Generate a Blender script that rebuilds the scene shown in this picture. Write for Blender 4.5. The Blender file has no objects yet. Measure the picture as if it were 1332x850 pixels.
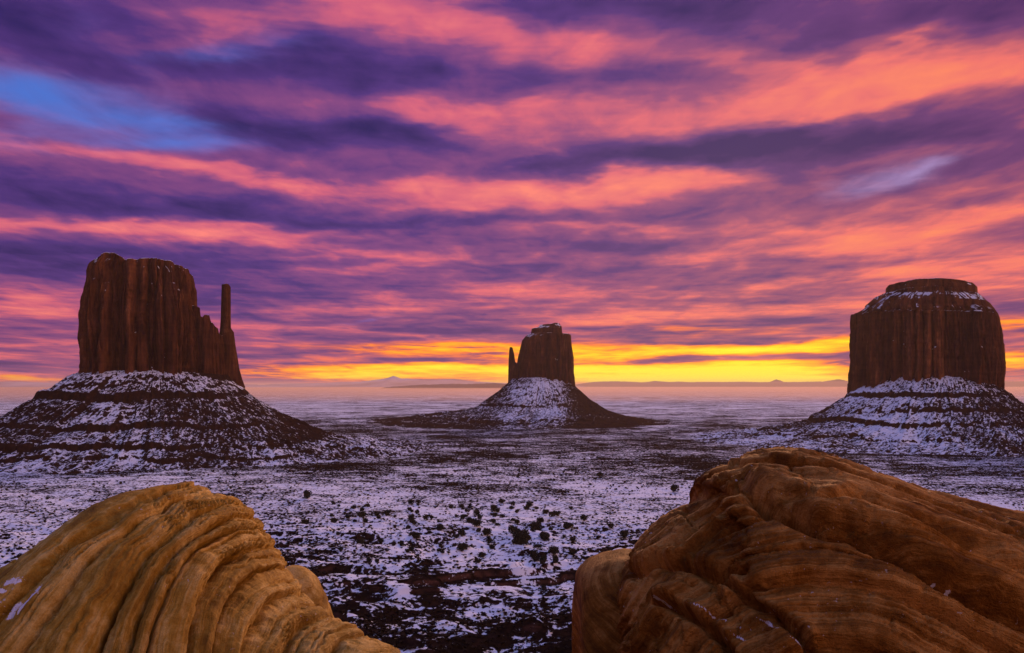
import bpy, math
import numpy as np
from mathutils import Vector

# ------------------------------------------------------------------ camera
F = 1153.0            # focal length in photo pixels (photo is 1332 x 850)
HZ = 502.0            # photo row of the true horizon
CAM_Z = 60.0          # eye height above the valley floor
S = bpy.context.scene
cam_d = bpy.data.cameras.new('camera')
cam = bpy.data.objects.new('camera', cam_d)
S.collection.objects.link(cam)
S.camera = cam
cam.location = (0, 0, CAM_Z)
cam.rotation_euler = (math.radians(90), 0, 0)
cam_d.sensor_width = 36.0
cam_d.lens = F / 1332 * 36.0
cam_d.shift_y = (HZ - 425) / 1332
cam_d.clip_start = 0.1
cam_d.clip_end = 120000.0
S.render.resolution_x, S.render.resolution_y = 1024, 653

def at(px, py, Y):
    return ((px - 666) / F * Y, Y, CAM_Z + (HZ - py) / F * Y)

# ------------------------------------------------------------------ node helper
class NT:
    def __init__(self, tree):
        self.t = tree
        tree.nodes.clear()
    def n(self, typ, **kw):
        nd = self.t.nodes.new(typ)
        for k, v in kw.items():
            setattr(nd, k, v)
        return nd
    def put(self, sock, v):
        if v is None:
            return
        if isinstance(v, bpy.types.NodeSocket):
            self.t.links.new(v, sock)
        else:
            sock.default_value = v
    def m(self, op, a, b=None, c=None, clamp=False):
        nd = self.n('ShaderNodeMath', operation=op, use_clamp=clamp)
        for i, v in enumerate((a, b, c)):
            self.put(nd.inputs[i], v)
        return nd.outputs[0]
    def v(self, op, a, b=None, scale=None):
        nd = self.n('ShaderNodeVectorMath', operation=op)
        self.put(nd.inputs[0], a)
        self.put(nd.inputs[1], b)
        if scale is not None:
            self.put(nd.inputs['Scale'], scale)
        return nd.outputs['Value'] if op in ('DOT_PRODUCT', 'LENGTH') else nd.outputs[0]
    def xyz(self, x, y, z):
        nd = self.n('ShaderNodeCombineXYZ')
        for i, v in enumerate((x, y, z)):
            self.put(nd.inputs[i], v)
        return nd.outputs[0]
    def sep(self, v):
        nd = self.n('ShaderNodeSeparateXYZ')
        self.put(nd.inputs[0], v)
        return nd.outputs
    def noise(self, vec, scale, detail=4, rough=0.5, dist=0.0, color=False):
        nd = self.n('ShaderNodeTexNoise')
        self.put(nd.inputs['Vector'], vec)
        self.put(nd.inputs['Scale'], scale)
        self.put(nd.inputs['Detail'], detail)
        self.put(nd.inputs['Roughness'], rough)
        self.put(nd.inputs['Distortion'], dist)
        return nd.outputs['Color'] if color else nd.outputs['Fac']
    def ramp(self, f, stops, mode='LINEAR'):
        nd = self.n('ShaderNodeValToRGB')
        nd.color_ramp.interpolation = mode
        e = nd.color_ramp.elements
        while len(e) < len(stops):
            e.new(0.5)
        for i, (p, c) in enumerate(stops):
            e[i].position = p
            e[i].color = (*c, 1) if len(c) == 3 else c
        self.put(nd.inputs[0], f)
        return nd.outputs[0]
    def mix(self, f, a, b, mode='MIX'):
        nd = self.n('ShaderNodeMix', data_type='RGBA', blend_type=mode)
        self.put(nd.inputs[0], f)
        self.put(nd.inputs[6], a if not isinstance(a, tuple) or len(a) == 4 else (*a, 1))
        self.put(nd.inputs[7], b if not isinstance(b, tuple) or len(b) == 4 else (*b, 1))
        return nd.outputs[2]
    def smooth(self, x, a, b, lo=0.0, hi=1.0):
        nd = self.n('ShaderNodeMapRange', interpolation_type='SMOOTHSTEP')
        self.put(nd.inputs[0], x)
        for i, v in enumerate((a, b, lo, hi)):
            self.put(nd.inputs[i + 1], v)
        return nd.outputs[0]
    def mapping(self, vec, loc=(0, 0, 0), rot=(0, 0, 0), scale=(1, 1, 1), kind='POINT'):
        nd = self.n('ShaderNodeMapping', vector_type=kind)
        self.put(nd.inputs[0], vec)
        nd.inputs[1].default_value = loc
        nd.inputs[2].default_value = rot
        nd.inputs[3].default_value = scale
        return nd.outputs[0]

def lin(r, g, b):
    def f(c):
        c /= 255.0
        return c / 12.92 if c <= 0.04045 else ((c + 0.055) / 1.055) ** 2.4
    return (f(r), f(g), f(b))

# ------------------------------------------------------------------ sky
SUN_EL, SUN_AZ = math.radians(15.0), math.radians(14.0)   # azimuth measured from +Y towards +X
world = bpy.data.worlds.new('World')
S.world = world
world.use_nodes = True

def build_sky():
    N = NT(world.node_tree)
    tc = N.n('ShaderNodeTexCoord')
    d = tc.outputs['Generated']
    x, y, z = N.sep(d)
    az = N.m('ARCTAN2', x, y)
    hyp = N.m('SQRT', N.m('MAXIMUM', N.m('SUBTRACT', 1.0, N.m('MULTIPLY', z, z)), 1e-4))
    el = N.m('DIVIDE', z, hyp)
    elp = N.m('MAXIMUM', el, 0.0)
    ang = N.xyz(az, el, 0.0)
    # soft wandering of every cloud edge
    zz = N.m('ADD', elp, 0.07)
    plane = N.xyz(N.m('DIVIDE', N.m('MULTIPLY', az, 0.55), zz), N.m('DIVIDE', 0.4, zz), 0.0)
    w1 = N.noise(N.mapping(ang, scale=(7, 22, 1)), 1.0, 3, 0.5, color=True)
    w1 = N.v('SUBTRACT', w1, (0.5, 0.5, 0.5))
    w2 = N.noise(N.mapping(ang, loc=(3, 7, 1), scale=(22, 75, 1)), 1.0, 3, 0.55, color=True)
    w2 = N.v('SUBTRACT', w2, (0.5, 0.5, 0.5))
    wob = N.v('ADD', N.v('MULTIPLY', w1, (0.20, 0.055, 0)), N.v('MULTIPLY', w2, (0.07, 0.016, 0)))
    # less wander close to the horizon
    damp = N.smooth(elp, 0.0, 0.22, 0.25, 1.0)
    q = N.v('ADD', ang, N.v('SCALE', wob, scale=damp))

    q_soft = N.v('ADD', ang, N.v('SCALE', wob, scale=0.45))
    def field(blobs, base=0.0, q=q):
        """sum of soft elongated patches placed by bearing and height"""
        qu, qv, _ = N.sep(q)
        acc = base
        for (px, py, sx, sy, rot, wgt) in blobs:
            u0 = math.atan((px - 666) / F)
            v0 = (HZ - py) / F * math.cos(u0)
            c, s_ = math.cos(math.radians(rot)), math.sin(math.radians(rot))
            ax, bx = c * F / sx, s_ * F / sx
            ay, by = -s_ * F / sy, c * F / sy
            p1 = N.m('MULTIPLY_ADD', qu, ax, -(ax * u0 + bx * v0))
            if abs(bx) > 1e-6:
                p1 = N.m('MULTIPLY_ADD', qv, bx, p1)
            p1 = N.m('MULTIPLY', p1, p1)
            p2 = N.m('MULTIPLY_ADD', qv, by, -(ay * u0 + by * v0))
            if abs(ay) > 1e-6:
                p2 = N.m('MULTIPLY_ADD', qu, ay, p2)
            d2 = N.m('MULTIPLY_ADD', p2, p2, p1)
            acc = N.m('MULTIPLY_ADD', N.m('POWER', 0.36788, d2), wgt, acc)
        return acc

    light = field([
        (540, 15, 120, 26, -4, .50), (280, 45, 150, 22, 10, .34), (620, 60, 90, 34, 0, .18),
        (610, 150, 200, 18, 2, .36), (940, 150, 280, 20, 4, .30), (620, 148, 150, 12, 1, .10), (1235, 85, 120, 40, 12, .24), (1215, 78, 34, 16, 20, .22), (1020, 92, 60, 10, -8, .14), (1130, 135, 120, 10, 6, .18),
        (1100, 110, 130, 30, 8, .22), (760, 65, 130, 16, -4, .18), (1180, 60, 40, 16, 25, .25), (1060, 95, 40, 18, -20, .22), (1290, 110, 60, 18, 5, .15), (940, 85, 70, 30, -20, .24),
        (290, 226, 210, 9, -2, .42), (620, 256, 170, 20, 2, .52), (200, 300, 190, 9, 2, .52), (380, 300, 110, 10, 0, .25),
        (820, 240, 190, 13, 3, .42), (1180, 300, 170, 18, 4, .42), (1010, 320, 120, 16, 2, .25),
        (60, 392, 90, 20, 8, .30), (880, 375, 330, 10, 1, .24), (760, 300, 240, 9, 0, .30), (870, 410, 260, 9, 2, .35),
        (1270, 345, 120, 22, 0, .30), (420, 350, 160, 9, -1, .22), (530, 400, 200, 10, 1, .22),
        (500, 330, 150, 6, 1, .22),(60, 455, 110, 16, 0, .20), (380, 430, 100, 10, 0, .16),
        # dark banks
        (430, 85, 130, 36, 0, -.42), (90, 40, 170, 44, -3, -.30), (360, 170, 160, 26, 0, -.34), (520, 170, 90, 16, -3, -.2),
        (160, 265, 330, 20, -1, -.34), (140, 335, 260, 16, 1, -.26), (860, 12, 230, 26, -5, -.36),
        (1270, 18, 130, 26, -4, -.38), (950, 195, 240, 24, 6, -.46), (1200, 180, 160, 22, 5, -.32), (1260, 225, 130, 20, 4, -.24),
        (700, 100, 140, 18, 0, -.20), (620, 295, 170, 11, 0, -.28), (800, 325, 170, 8, 1, -.22), (1290, 265, 90, 12, 0, -.20),
        (700, 215, 60, 8, 0, -.25), (1000, 360, 170, 7, 2, -.16), (330, 385, 180, 12, 0, -.16), (40, 340, 140, 14, 0, -.12),
        (560, 425, 190, 10, 0, -.20), (900, 345, 200, 7, 0, -.18), (1060, 60, 60, 14, 10, -.15),
    ], 0.46)
    gap = field([
        (30, 112, 120, 22, 0, .74), (70, 140, 130, 16, -3, .50), (25, 170, 70, 14, 0, .34), (190, 162, 120, 10, 4, .48), (240, 188, 80, 10, 6, .55), (60, 200, 90, 10, 0, .25), (268, 68, 70, 18, 10, .60), (110, 120, 170, 40, -3, .30), (170, 185, 150, 14, 3, .30), (330, 40, 60, 10, 6, .25),
        (0, 20, 110, 45, 0, .35), (1150, 234, 85, 17, 8, .62), (1215, 218, 28, 8, 20, .4), (380, 55, 60, 10, 0, .30),
        (470, 418, 34, 3.5, 14, .55),
    ], 0.0, q_soft)
    glow = field([
        (925, 486, 225, 16, 0, 1.25), (940, 494, 170, 7, 0, .5), (940, 455, 200, 6, 2, .80), (620, 482, 200, 12, 0, .72), (620, 455, 190, 7, 0, .45),
        (420, 488, 110, 9, 0, .50), (1320, 468, 70, 11, 0, .5), (1090, 452, 60, 8, 6, .4), (30, 494, 80, 3.5, 0, .5), (870, 430, 300, 14, 0, .18), (925, 468, 180, 4, 1.5, -.55), (600, 470, 130, 3.5, 0, -.35), (720, 437, 120, 6, 0, -.15), (1000, 440, 90, 5, 3, -.15),
        (1320, 425, 60, 10, 0, .35), (740, 466, 460, 26, 0, .17),
    ], 0.0)

    light = N.m('MULTIPLY_ADD', N.m('MAXIMUM', N.m('SUBTRACT', light, 0.70), 0.0), -0.62, light)
    # cloud grain: broad billows above, thin streaks low down
    n1 = N.noise(N.mapping(plane, scale=(1.5, 2.1, 1)), 1.0, 5, 0.52, 0.3)
    n2 = N.noise(N.mapping(plane, loc=(5, 2, 0), scale=(5.2, 5.6, 1)), 1.0, 6, 0.55, 0.6)
    n3 = N.noise(N.mapping(ang, loc=(1, 2, 3), scale=(9, 120, 1)), 1.0, 4, 0.55)
    low = N.smooth(elp, 0.0, 0.20, 1.0, 0.0)
    grain = N.m('MULTIPLY_ADD', N.m('SUBTRACT', n1, 0.5), 0.62, 0.0)
    grain = N.m('MULTIPLY_ADD', N.m('SUBTRACT', n2, 0.5), 0.62, grain)
    st = N.m('MULTIPLY', N.m('SUBTRACT', n3, 0.5), N.m('MULTIPLY_ADD', low, 1.15, 0.12))
    n4 = N.noise(N.mapping(plane, loc=(2, 9, 0), scale=(15, 13, 1)), 1.0, 5, 0.55, 0.6)
    grain = N.m('MULTIPLY_ADD', N.m('SUBTRACT', n4, 0.5), N.smooth(elp, 0.02, 0.12, 0.12, 0.30), grain)
    L = N.m('ADD', N.m('ADD', light, grain), st)
    L = N.m('MULTIPLY_ADD', N.m('SUBTRACT', L, 0.47), 1.02, 0.45, clamp=True)

    cool = N.ramp(L, [(0.0, lin(42, 30, 92)), (0.28, lin(80, 50, 122)), (0.5, lin(132, 70, 128)), (0.72, lin(208, 96, 124)), (1.0, lin(255, 134, 124))])
    warm = N.ramp(L, [(0.0, lin(66, 34, 94)), (0.28, lin(104, 54, 110)), (0.5, lin(164, 80, 108)), (0.74, lin(236, 112, 104)), (1.0, lin(252, 138, 92))])
    wf = N.smooth(N.m('MULTIPLY_ADD', elp, -0.5, az), -0.35, 0.42)
    wf = N.m('ADD', wf, N.smooth(elp, 0.0, 0.14, 0.45, 0.0), clamp=True)
    base = N.mix(wf, cool, warm)
    # bare sky in the gaps, deeper towards the zenith
    gap = N.m('MULTIPLY', gap, 0.95)
    g = N.m('ADD', gap, N.m('MULTIPLY_ADD', N.m('SUBTRACT', n2, 0.5), 1.9, N.m('MULTIPLY', N.m('SUBTRACT', n1, 0.5), 1.6)))
    g = N.m('MULTIPLY', N.smooth(g, 0.0, 1.65), N.m('MINIMUM', N.m('MULTIPLY', gap, 2.2), 1.0))
    blue = N.ramp(N.smooth(az, -0.5, 0.45), [(0.0, lin(66, 118, 212)), (0.3, lin(108, 116, 214)), (1.0, lin(184, 158, 216))])
    base = N.mix(N.m('MULTIPLY', g, 0.95), base, blue)
    # molten band where the sun is coming up
    gs = N.m('ADD', N.m('SUBTRACT', n3, 0.5), N.m('MULTIPLY', N.m('SUBTRACT', n2, 0.5), 0.5))
    gl = N.m('MULTIPLY_ADD', N.m('MULTIPLY', gs, N.m('MINIMUM', N.m('MULTIPLY', glow, 2.0), 1.0)), 2.0, glow)
    gcol = N.ramp(N.m('MULTIPLY', gl, 0.8, clamp=True), [(0.0, lin(226, 84, 70)), (0.3, lin(246, 118, 40)), (0.55, lin(255, 176, 10)), (0.8, lin(255, 216, 0)), (1.0, lin(255, 232, 30))])
    gcol = N.v('SCALE', gcol, scale=1.12)
    base = N.mix(N.smooth(gl, 0.08, 0.50), base, gcol)
    # the dome out of the picture: violet-blue overhead, rose belt opposite the sun
    zen = N.smooth(el, 0.45, 1.3)
    over = N.mix(N.smooth(n1, 0.35, 0.65), lin(86, 122, 216), lin(130, 152, 220))
    base = N.mix(zen, base, over)
    back = N.smooth(N.m('ABSOLUTE', az), 0.9, 2.2)
    belt = N.ramp(N.m('ADD', elp, N.m('MULTIPLY', N.m('SUBTRACT', n1, .5), .3)), [(0.0, lin(128, 96, 110)), (0.22, lin(214, 138, 120)), (0.7, lin(170, 140, 180)), (1.0, lin(130, 130, 205))])
    base = N.mix(N.m('MULTIPLY', back, N.m('SUBTRACT', 1.0, zen)), base, belt)
    # unseen orange glow added to the right to light rock faces; left sky dimmed
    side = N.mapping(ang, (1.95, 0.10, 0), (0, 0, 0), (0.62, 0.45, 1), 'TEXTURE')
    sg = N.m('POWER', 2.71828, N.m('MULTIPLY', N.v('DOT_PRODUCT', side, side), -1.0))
    dull = N.mapping(ang, (-1.7, 0.1, 0), (0, 0, 0), (0.75, 0.6, 1), 'TEXTURE')
    dg = N.m('POWER', 2.71828, N.m('MULTIPLY', N.v('DOT_PRODUCT', dull, dull), -1.0))
    base = N.v('SCALE', base, scale=N.m('MULTIPLY_ADD', dg, -0.65, 1.0))
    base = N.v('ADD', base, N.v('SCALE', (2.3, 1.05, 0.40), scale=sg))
    bg1 = N.n('ShaderNodeBackground')
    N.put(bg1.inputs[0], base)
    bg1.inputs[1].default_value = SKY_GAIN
    # clear dawn air behind the clouds
    nish = N.n('ShaderNodeTexSky', sky_type='NISHITA', sun_disc=False)
    nish.sun_elevation = SUN_EL
    nish.sun_rotation = SUN_AZ
    bg2 = N.n('ShaderNodeBackground')
    N.put(bg2.inputs[0], nish.outputs[0])
    bg2.inputs[1].default_value = 0.05
    mx = N.n('ShaderNodeMixShader')
    mx.inputs[0].default_value = 0.02
    N.t.links.new(bg1.outputs[0], mx.inputs[1])
    N.t.links.new(bg2.outputs[0], mx.inputs[2])
    out = N.n('ShaderNodeOutputWorld')
    N.t.links.new(mx.outputs[0], out.inputs[0])

SKY_GAIN = 1.06
build_sky()
world.cycles.sampling_method = 'MANUAL'
world.cycles.sample_map_resolution = 1024

sun_d = bpy.data.lights.new('sun', 'SUN')
sun = bpy.data.objects.new('sun', sun_d)
S.collection.objects.link(sun)
sun_d.energy = 3.2
sun_d.angle = math.radians(18.0)     # veiled by cloud
sun_d.color = (1.0, 0.50, 0.24)
_to_sun = Vector((math.sin(SUN_AZ) * math.cos(SUN_EL), math.cos(SUN_AZ) * math.cos(SUN_EL), math.sin(SUN_EL)))
sun.rotation_euler = _to_sun.to_track_quat('Z', 'Y').to_euler()
sun.location = (300, 800, 400)

S.view_settings.view_transform = 'Standard'
S.view_settings.look = 'None'
S.view_settings.exposure = 0.0
S.view_settings.gamma = 1.0
S.view_settings.use_curve_mapping = False
S.render.engine = 'CYCLES'
S.cycles.use_denoising = True
S.cycles.max_bounces = 6
S.cycles.diffuse_bounces = 3
S.cycles.volume_bounces = 0

# ------------------------------------------------------------------ numpy noise
def _hash(ix, iy, iz, seed):
    h = (ix.astype(np.uint32) * np.uint32(374761393) + iy.astype(np.uint32) * np.uint32(668265263)
         + iz.astype(np.uint32) * np.uint32(2147483647 - 58391) + np.uint32((seed * 1274126177) & 0xffffffff))
    h = (h ^ (h >> np.uint32(13))) * np.uint32(1274126177)
    h = (h ^ (h >> np.uint32(16))) * np.uint32(2246822519)
    return ((h ^ (h >> np.uint32(15))) & np.uint32(0xffffff)).astype(np.float32) / np.float32(0xffffff)

def vnoise(x, y, z=None, seed=0):
    """smooth value noise in 0..1"""
    x = np.asarray(x, np.float64); y = np.asarray(y, np.float64)
    z = np.zeros_like(x) if z is None else np.asarray(z, np.float64)
    x, y, z = np.broadcast_arrays(x, y, z)
    fx, fy, fz = np.floor(x), np.floor(y), np.floor(z)
    ix, iy, iz = fx.astype(np.int64), fy.astype(np.int64), fz.astype(np.int64)
    tx, ty, tz = x - fx, y - fy, z - fz
    tx = tx * tx * tx * (tx * (tx * 6 - 15) + 10); ty = ty * ty * ty * (ty * (ty * 6 - 15) + 10); tz = tz * tz * (3 - 2 * tz)
    flat = bool(np.all(fz == 0)) and bool(np.all(tz == 0))
    def layer(k):
        a = _hash(ix, iy, iz + k, seed); b = _hash(ix + 1, iy, iz + k, seed)
        c = _hash(ix, iy + 1, iz + k, seed); d = _hash(ix + 1, iy + 1, iz + k, seed)
        return (a + (b - a) * tx) * (1 - ty) + (c + (d - c) * tx) * ty
    l0 = layer(0)
    if flat:
        return l0
    return l0 + (layer(1) - l0) * tz

def fbm(x, y, z=None, octv=4, seed=0, gain=0.5, ridge=False):
    s, a, tot, f = 0.0, 1.0, 0.0, 1.0
    x = np.asarray(x, float); y = np.asarray(y, float)
    for o in range(octv):
        ca, sa = math.cos(0.55 + 0.9 * o), math.sin(0.55 + 0.9 * o)
        n = vnoise((x * ca - y * sa) * f + 17.3 * o, (x * sa + y * ca) * f - 9.1 * o, None if z is None else np.asarray(z) * f + 5.7 * o, seed + o)
        if ridge:
            n = 1 - np.abs(2 * n - 1)
        s = s + a * n; tot += a; a *= gain; f *= 2.03
    return s / tot - 0.5       # about -0.5 .. 0.5

def sstep(x, a, b):
    t = np.clip((np.asarray(x, float) - a) / (b - a), 0, 1)
    return t * t * (3 - 2 * t)

# ------------------------------------------------------------------ mesh + tagging helpers
def link(o, parent=None):
    S.collection.objects.link(o)
    if parent is not None:
        o.parent = parent
    return o

def tag(o, label=None, cat=None, group=None, kind=None):
    for k, v in (('label', label), ('category', cat), ('group', group), ('kind', kind)):
        if v:
            o[k] = v
    return o

def empty(name, loc):
    o = bpy.data.objects.new(name, None)
    o.location = loc
    o.empty_display_size = 1.0
    return link(o)

def raw_mesh(name, verts, faces, mat, smooth=True, attrs=None):
    """faces: (n,3) or (n,4) int array"""
    verts = np.asarray(verts, np.float32); faces = np.asarray(faces, np.int32)
    me = bpy.data.meshes.new(name)
    me.vertices.add(len(verts)); me.vertices.foreach_set('co', verts.ravel())
    k = faces.shape[1]
    me.loops.add(faces.size); me.loops.foreach_set('vertex_index', faces.ravel())
    me.polygons.add(len(faces))
    me.polygons.foreach_set('loop_start', np.arange(0, faces.size, k, dtype=np.int32))
    me.polygons.foreach_set('use_smooth', np.full(len(faces), smooth))
    for an, av in (attrs or {}).items():
        av = np.asarray(av, np.float32)
        if av.ndim == 1:
            at_ = me.attributes.new(an, 'FLOAT', 'POINT'); at_.data.foreach_set('value', av)
        else:
            at_ = me.attributes.new(an, 'FLOAT_VECTOR', 'POINT'); at_.data.foreach_set('vector', av.ravel())
    me.update(calc_edges=True)
    me.validate()
    if mat:
        me.materials.append(mat)
    return me

def grid_faces(n, m, closed=False, flip=False):
    """n rows, m columns; closed wraps the columns"""
    i = np.arange(n - 1)[:, None]; j = np.arange(m if closed else m - 1)[None, :]
    jn = (j + 1) % m
    f = np.stack([i * m + j, i * m + jn, (i + 1) * m + jn, (i + 1) * m + j], -1).reshape(-1, 4)
    return f[:, ::-1] if flip else f

def obj(name, me, parent=None):
    return link(bpy.data.objects.new(name, me), parent)

def grid_normals(P):
    du = np.gradient(P, axis=1); dv = np.gradient(P, axis=0)
    n = np.cross(du, dv)
    n /= np.maximum(np.linalg.norm(n, axis=-1, keepdims=True), 1e-9)
    return n

# ------------------------------------------------------------------ materials
def new_mat(name):
    m = bpy.data.materials.new(name)
    m.use_nodes = True
    return m, NT(m.node_tree)

def finish(N, col, rough=0.9, bump=None, bump_strength=0.4, bump_dist=0.1, spec=0.2):
    b = N.n('ShaderNodeBsdfPrincipled')
    N.put(b.inputs['Base Color'], col)
    N.put(b.inputs['Roughness'], rough)
    N.put(b.inputs['Specular IOR Level'], spec)
    if bump is not None:
        bp = N.n('ShaderNodeBump')
        N.put(bp.inputs['Strength'], bump_strength)
        N.put(bp.inputs['Distance'], bump_dist)
        N.put(bp.inputs['Height'], bump)
        N.t.links.new(bp.outputs[0], b.inputs['Normal'])
    o = N.n('ShaderNodeOutputMaterial')
    N.t.links.new(b.outputs[0], o.inputs[0])

SNOW = (0.73, 0.81, 0.84)

def mat_ground():
    m, N = new_mat('snowy_desert_floor')
    g = N.n('ShaderNodeNewGeometry')
    p = g.outputs['Position']
    x, y, z = N.sep(p)
    nz = N.sep(g.outputs['Normal'])[2]
    big = N.noise(N.v('MULTIPLY', p, (1, 1, 0)), 0.011, 4, 0.55)
    mid = N.noise(N.v('MULTIPLY', p, (0.8, 1.15, 1)), 0.075, 6, 0.62, 0.6)
    fine = N.noise(N.v('MULTIPLY', p, (1, 1, 1)), 0.62, 4, 0.62, 0.3)
    far = N.noise(N.v('MULTIPLY', p, (1, 2.0, 0)), 0.0024, 6, 0.6)
    # how much snow this part of the valley kept
    keep = N.m('ADD', N.smooth(y, 215, 300, -0.008, 0.046), N.smooth(y, 390, 700, 0.0, -0.074))
    keep = N.m('ADD', keep, N.smooth(y, 1100, 2200, 0.0, 0.05))
    f = N.m('ADD', N.m('MULTIPLY', mid, 0.34), N.m('MULTIPLY', fine, 0.50))
    f = N.m('ADD', f, N.m('MULTIPLY', big, 0.30))
    f = N.m('ADD', f, N.m('MULTIPLY', far, 0.14))
    f = N.m('ADD', f, keep)
    f = N.m('MULTIPLY_ADD', N.m('MULTIPLY', N.m('SUBTRACT', mid, 0.5), 0.45), N.smooth(y, 250, 340, 1.0, 0.0), f)
    slope = N.m('MAXIMUM', N.m('SUBTRACT', nz, 0.93), -0.03)
    f = N.m('MULTIPLY_ADD', N.m('MINIMUM', slope, 0.05), 0.9, f)
    snow = N.smooth(f, 0.680, 0.712)
    rock = N.ramp(N.noise(p, 0.35, 5, 0.6), [(0.3, (0.006, 0.004, 0.003)), (0.55, (0.013, 0.007, 0.005)), (0.8, (0.045, 0.022, 0.016))])
    red = N.ramp(N.noise(N.v('MULTIPLY', p, (0.3, 0.3, 3)), 0.6, 4), [(0.3, (0.03, 0.014, 0.010)), (0.7, (0.09, 0.040, 0.028))])
    rock = N.mix(N.smooth(nz, 0.80, 0.50), rock, red)
    col = N.mix(snow, rock, (*SNOW, 1))
    bump = N.m('ADD', N.m('MULTIPLY', snow, -0.5), fine)
    finish(N, col, 0.95, bump, 0.5, 0.5, 0.0)
    return m

def mat_talus():
    """debris apron: st = (metres along the contour, metres down the slope)"""
    m, N = new_mat('snow_streaked_talus')
    g = N.n('ShaderNodeNewGeometry')
    p = g.outputs['Position']
    nz = N.sep(g.outputs['Normal'])[2]
    st = N.n('ShaderNodeAttribute', attribute_name='st').outputs['Vector']
    a, b, c = N.sep(st)
    # snow drifted aslant the slope
    slant = N.xyz(N.m('MULTIPLY_ADD', b, 0.55, a), N.m('MULTIPLY_ADD', a, -0.25, N.m('MULTIPLY', b, 0.22)), 0.0)
    s1 = N.noise(slant, 0.30, 6, 0.66, 0.5)
    s2 = N.noise(p, 0.45, 5, 0.66, 0.3)
    big = N.noise(p, 0.020, 3, 0.5)
    f = N.m('ADD', N.m('MULTIPLY', s1, 0.50), N.m('MULTIPLY', s2, 0.46))
    f = N.m('ADD', f, N.m('MULTIPLY', big, 0.24))
    f = N.m('ADD', f, c)
    f = N.m('MULTIPLY_ADD', N.smooth(nz, 0.42, 0.86), 0.34, f)
    snow = N.smooth(f, 0.915, 0.965)
    rock = N.ramp(N.noise(p, 0.22, 5, 0.65), [(0.3, (0.014, 0.007, 0.005)), (0.55, (0.024, 0.011, 0.007)), (0.8, (0.070, 0.031, 0.020))])
    col = N.mix(snow, rock, (*SNOW, 1))
    bump = N.m('ADD', N.m('MULTIPLY', s2, 1.0), N.m('MULTIPLY', snow, -0.3))
    finish(N, col, 0.95, bump, 0.7, 1.5, 0.0)
    return m

def mat_cliff(name, tint=(1, 1, 1), snow_amt=1.0):
    m, N = new_mat(name)
    g = N.n('ShaderNodeNewGeometry')
    p = g.outputs['Position']
    nz = N.sep(g.outputs['Normal'])[2]
    streak = N.noise(N.v('MULTIPLY', p, (1, 1, 0.11)), 0.15, 6, 0.66, 1.2)
    bed = N.noise(N.v('MULTIPLY', p, (0.06, 0.06, 1.0)), 0.35, 4, 0.55)
    fine = N.noise(N.v('MULTIPLY', p, (1, 1, 0.35)), 0.7, 5, 0.65)
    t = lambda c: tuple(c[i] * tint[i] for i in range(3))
    broad = N.noise(N.v('MULTIPLY', p, (1, 1, 0.12)), 0.035, 3, 0.5)
    rf = N.m('ADD', N.m('MULTIPLY', streak, 0.75), N.m('MULTIPLY', bed, 0.15))
    patch = N.noise(N.v('MULTIPLY', p, (1, 1, 0.6)), 0.09, 5, 0.6)
    rf = N.m('ADD', N.m('MULTIPLY', rf, 0.72), N.m('ADD', N.m('MULTIPLY', broad, 0.35), N.m('MULTIPLY', patch, 0.30)))
    rock = N.ramp(N.m('SUBTRACT', rf, 0.15),
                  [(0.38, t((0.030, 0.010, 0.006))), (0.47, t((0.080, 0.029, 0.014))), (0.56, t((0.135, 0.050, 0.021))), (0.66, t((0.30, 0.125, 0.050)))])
    lump = N.noise(N.v('MULTIPLY', p, (1, 1, 1.6)), 0.045, 4, 0.6)
    sn = N.m('ADD', N.smooth(nz, 0.40, 0.85), N.m('MULTIPLY', N.m('SUBTRACT', fine, 0.5), 1.3))
    sn = N.m('MULTIPLY_ADD', N.m('SUBTRACT', lump, 0.5), 3.2, sn)
    snow = N.m('MULTIPLY', N.smooth(sn, 0.80, 0.95), snow_amt)
    col = N.mix(snow, rock, (*SNOW, 1))
    bump = N.m('ADD', N.m('MULTIPLY', streak, 1.0), N.m('MULTIPLY', fine, 0.45))
    finish(N, col, 0.95, bump, 0.9, 3.5, 0.0)
    return m

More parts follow.
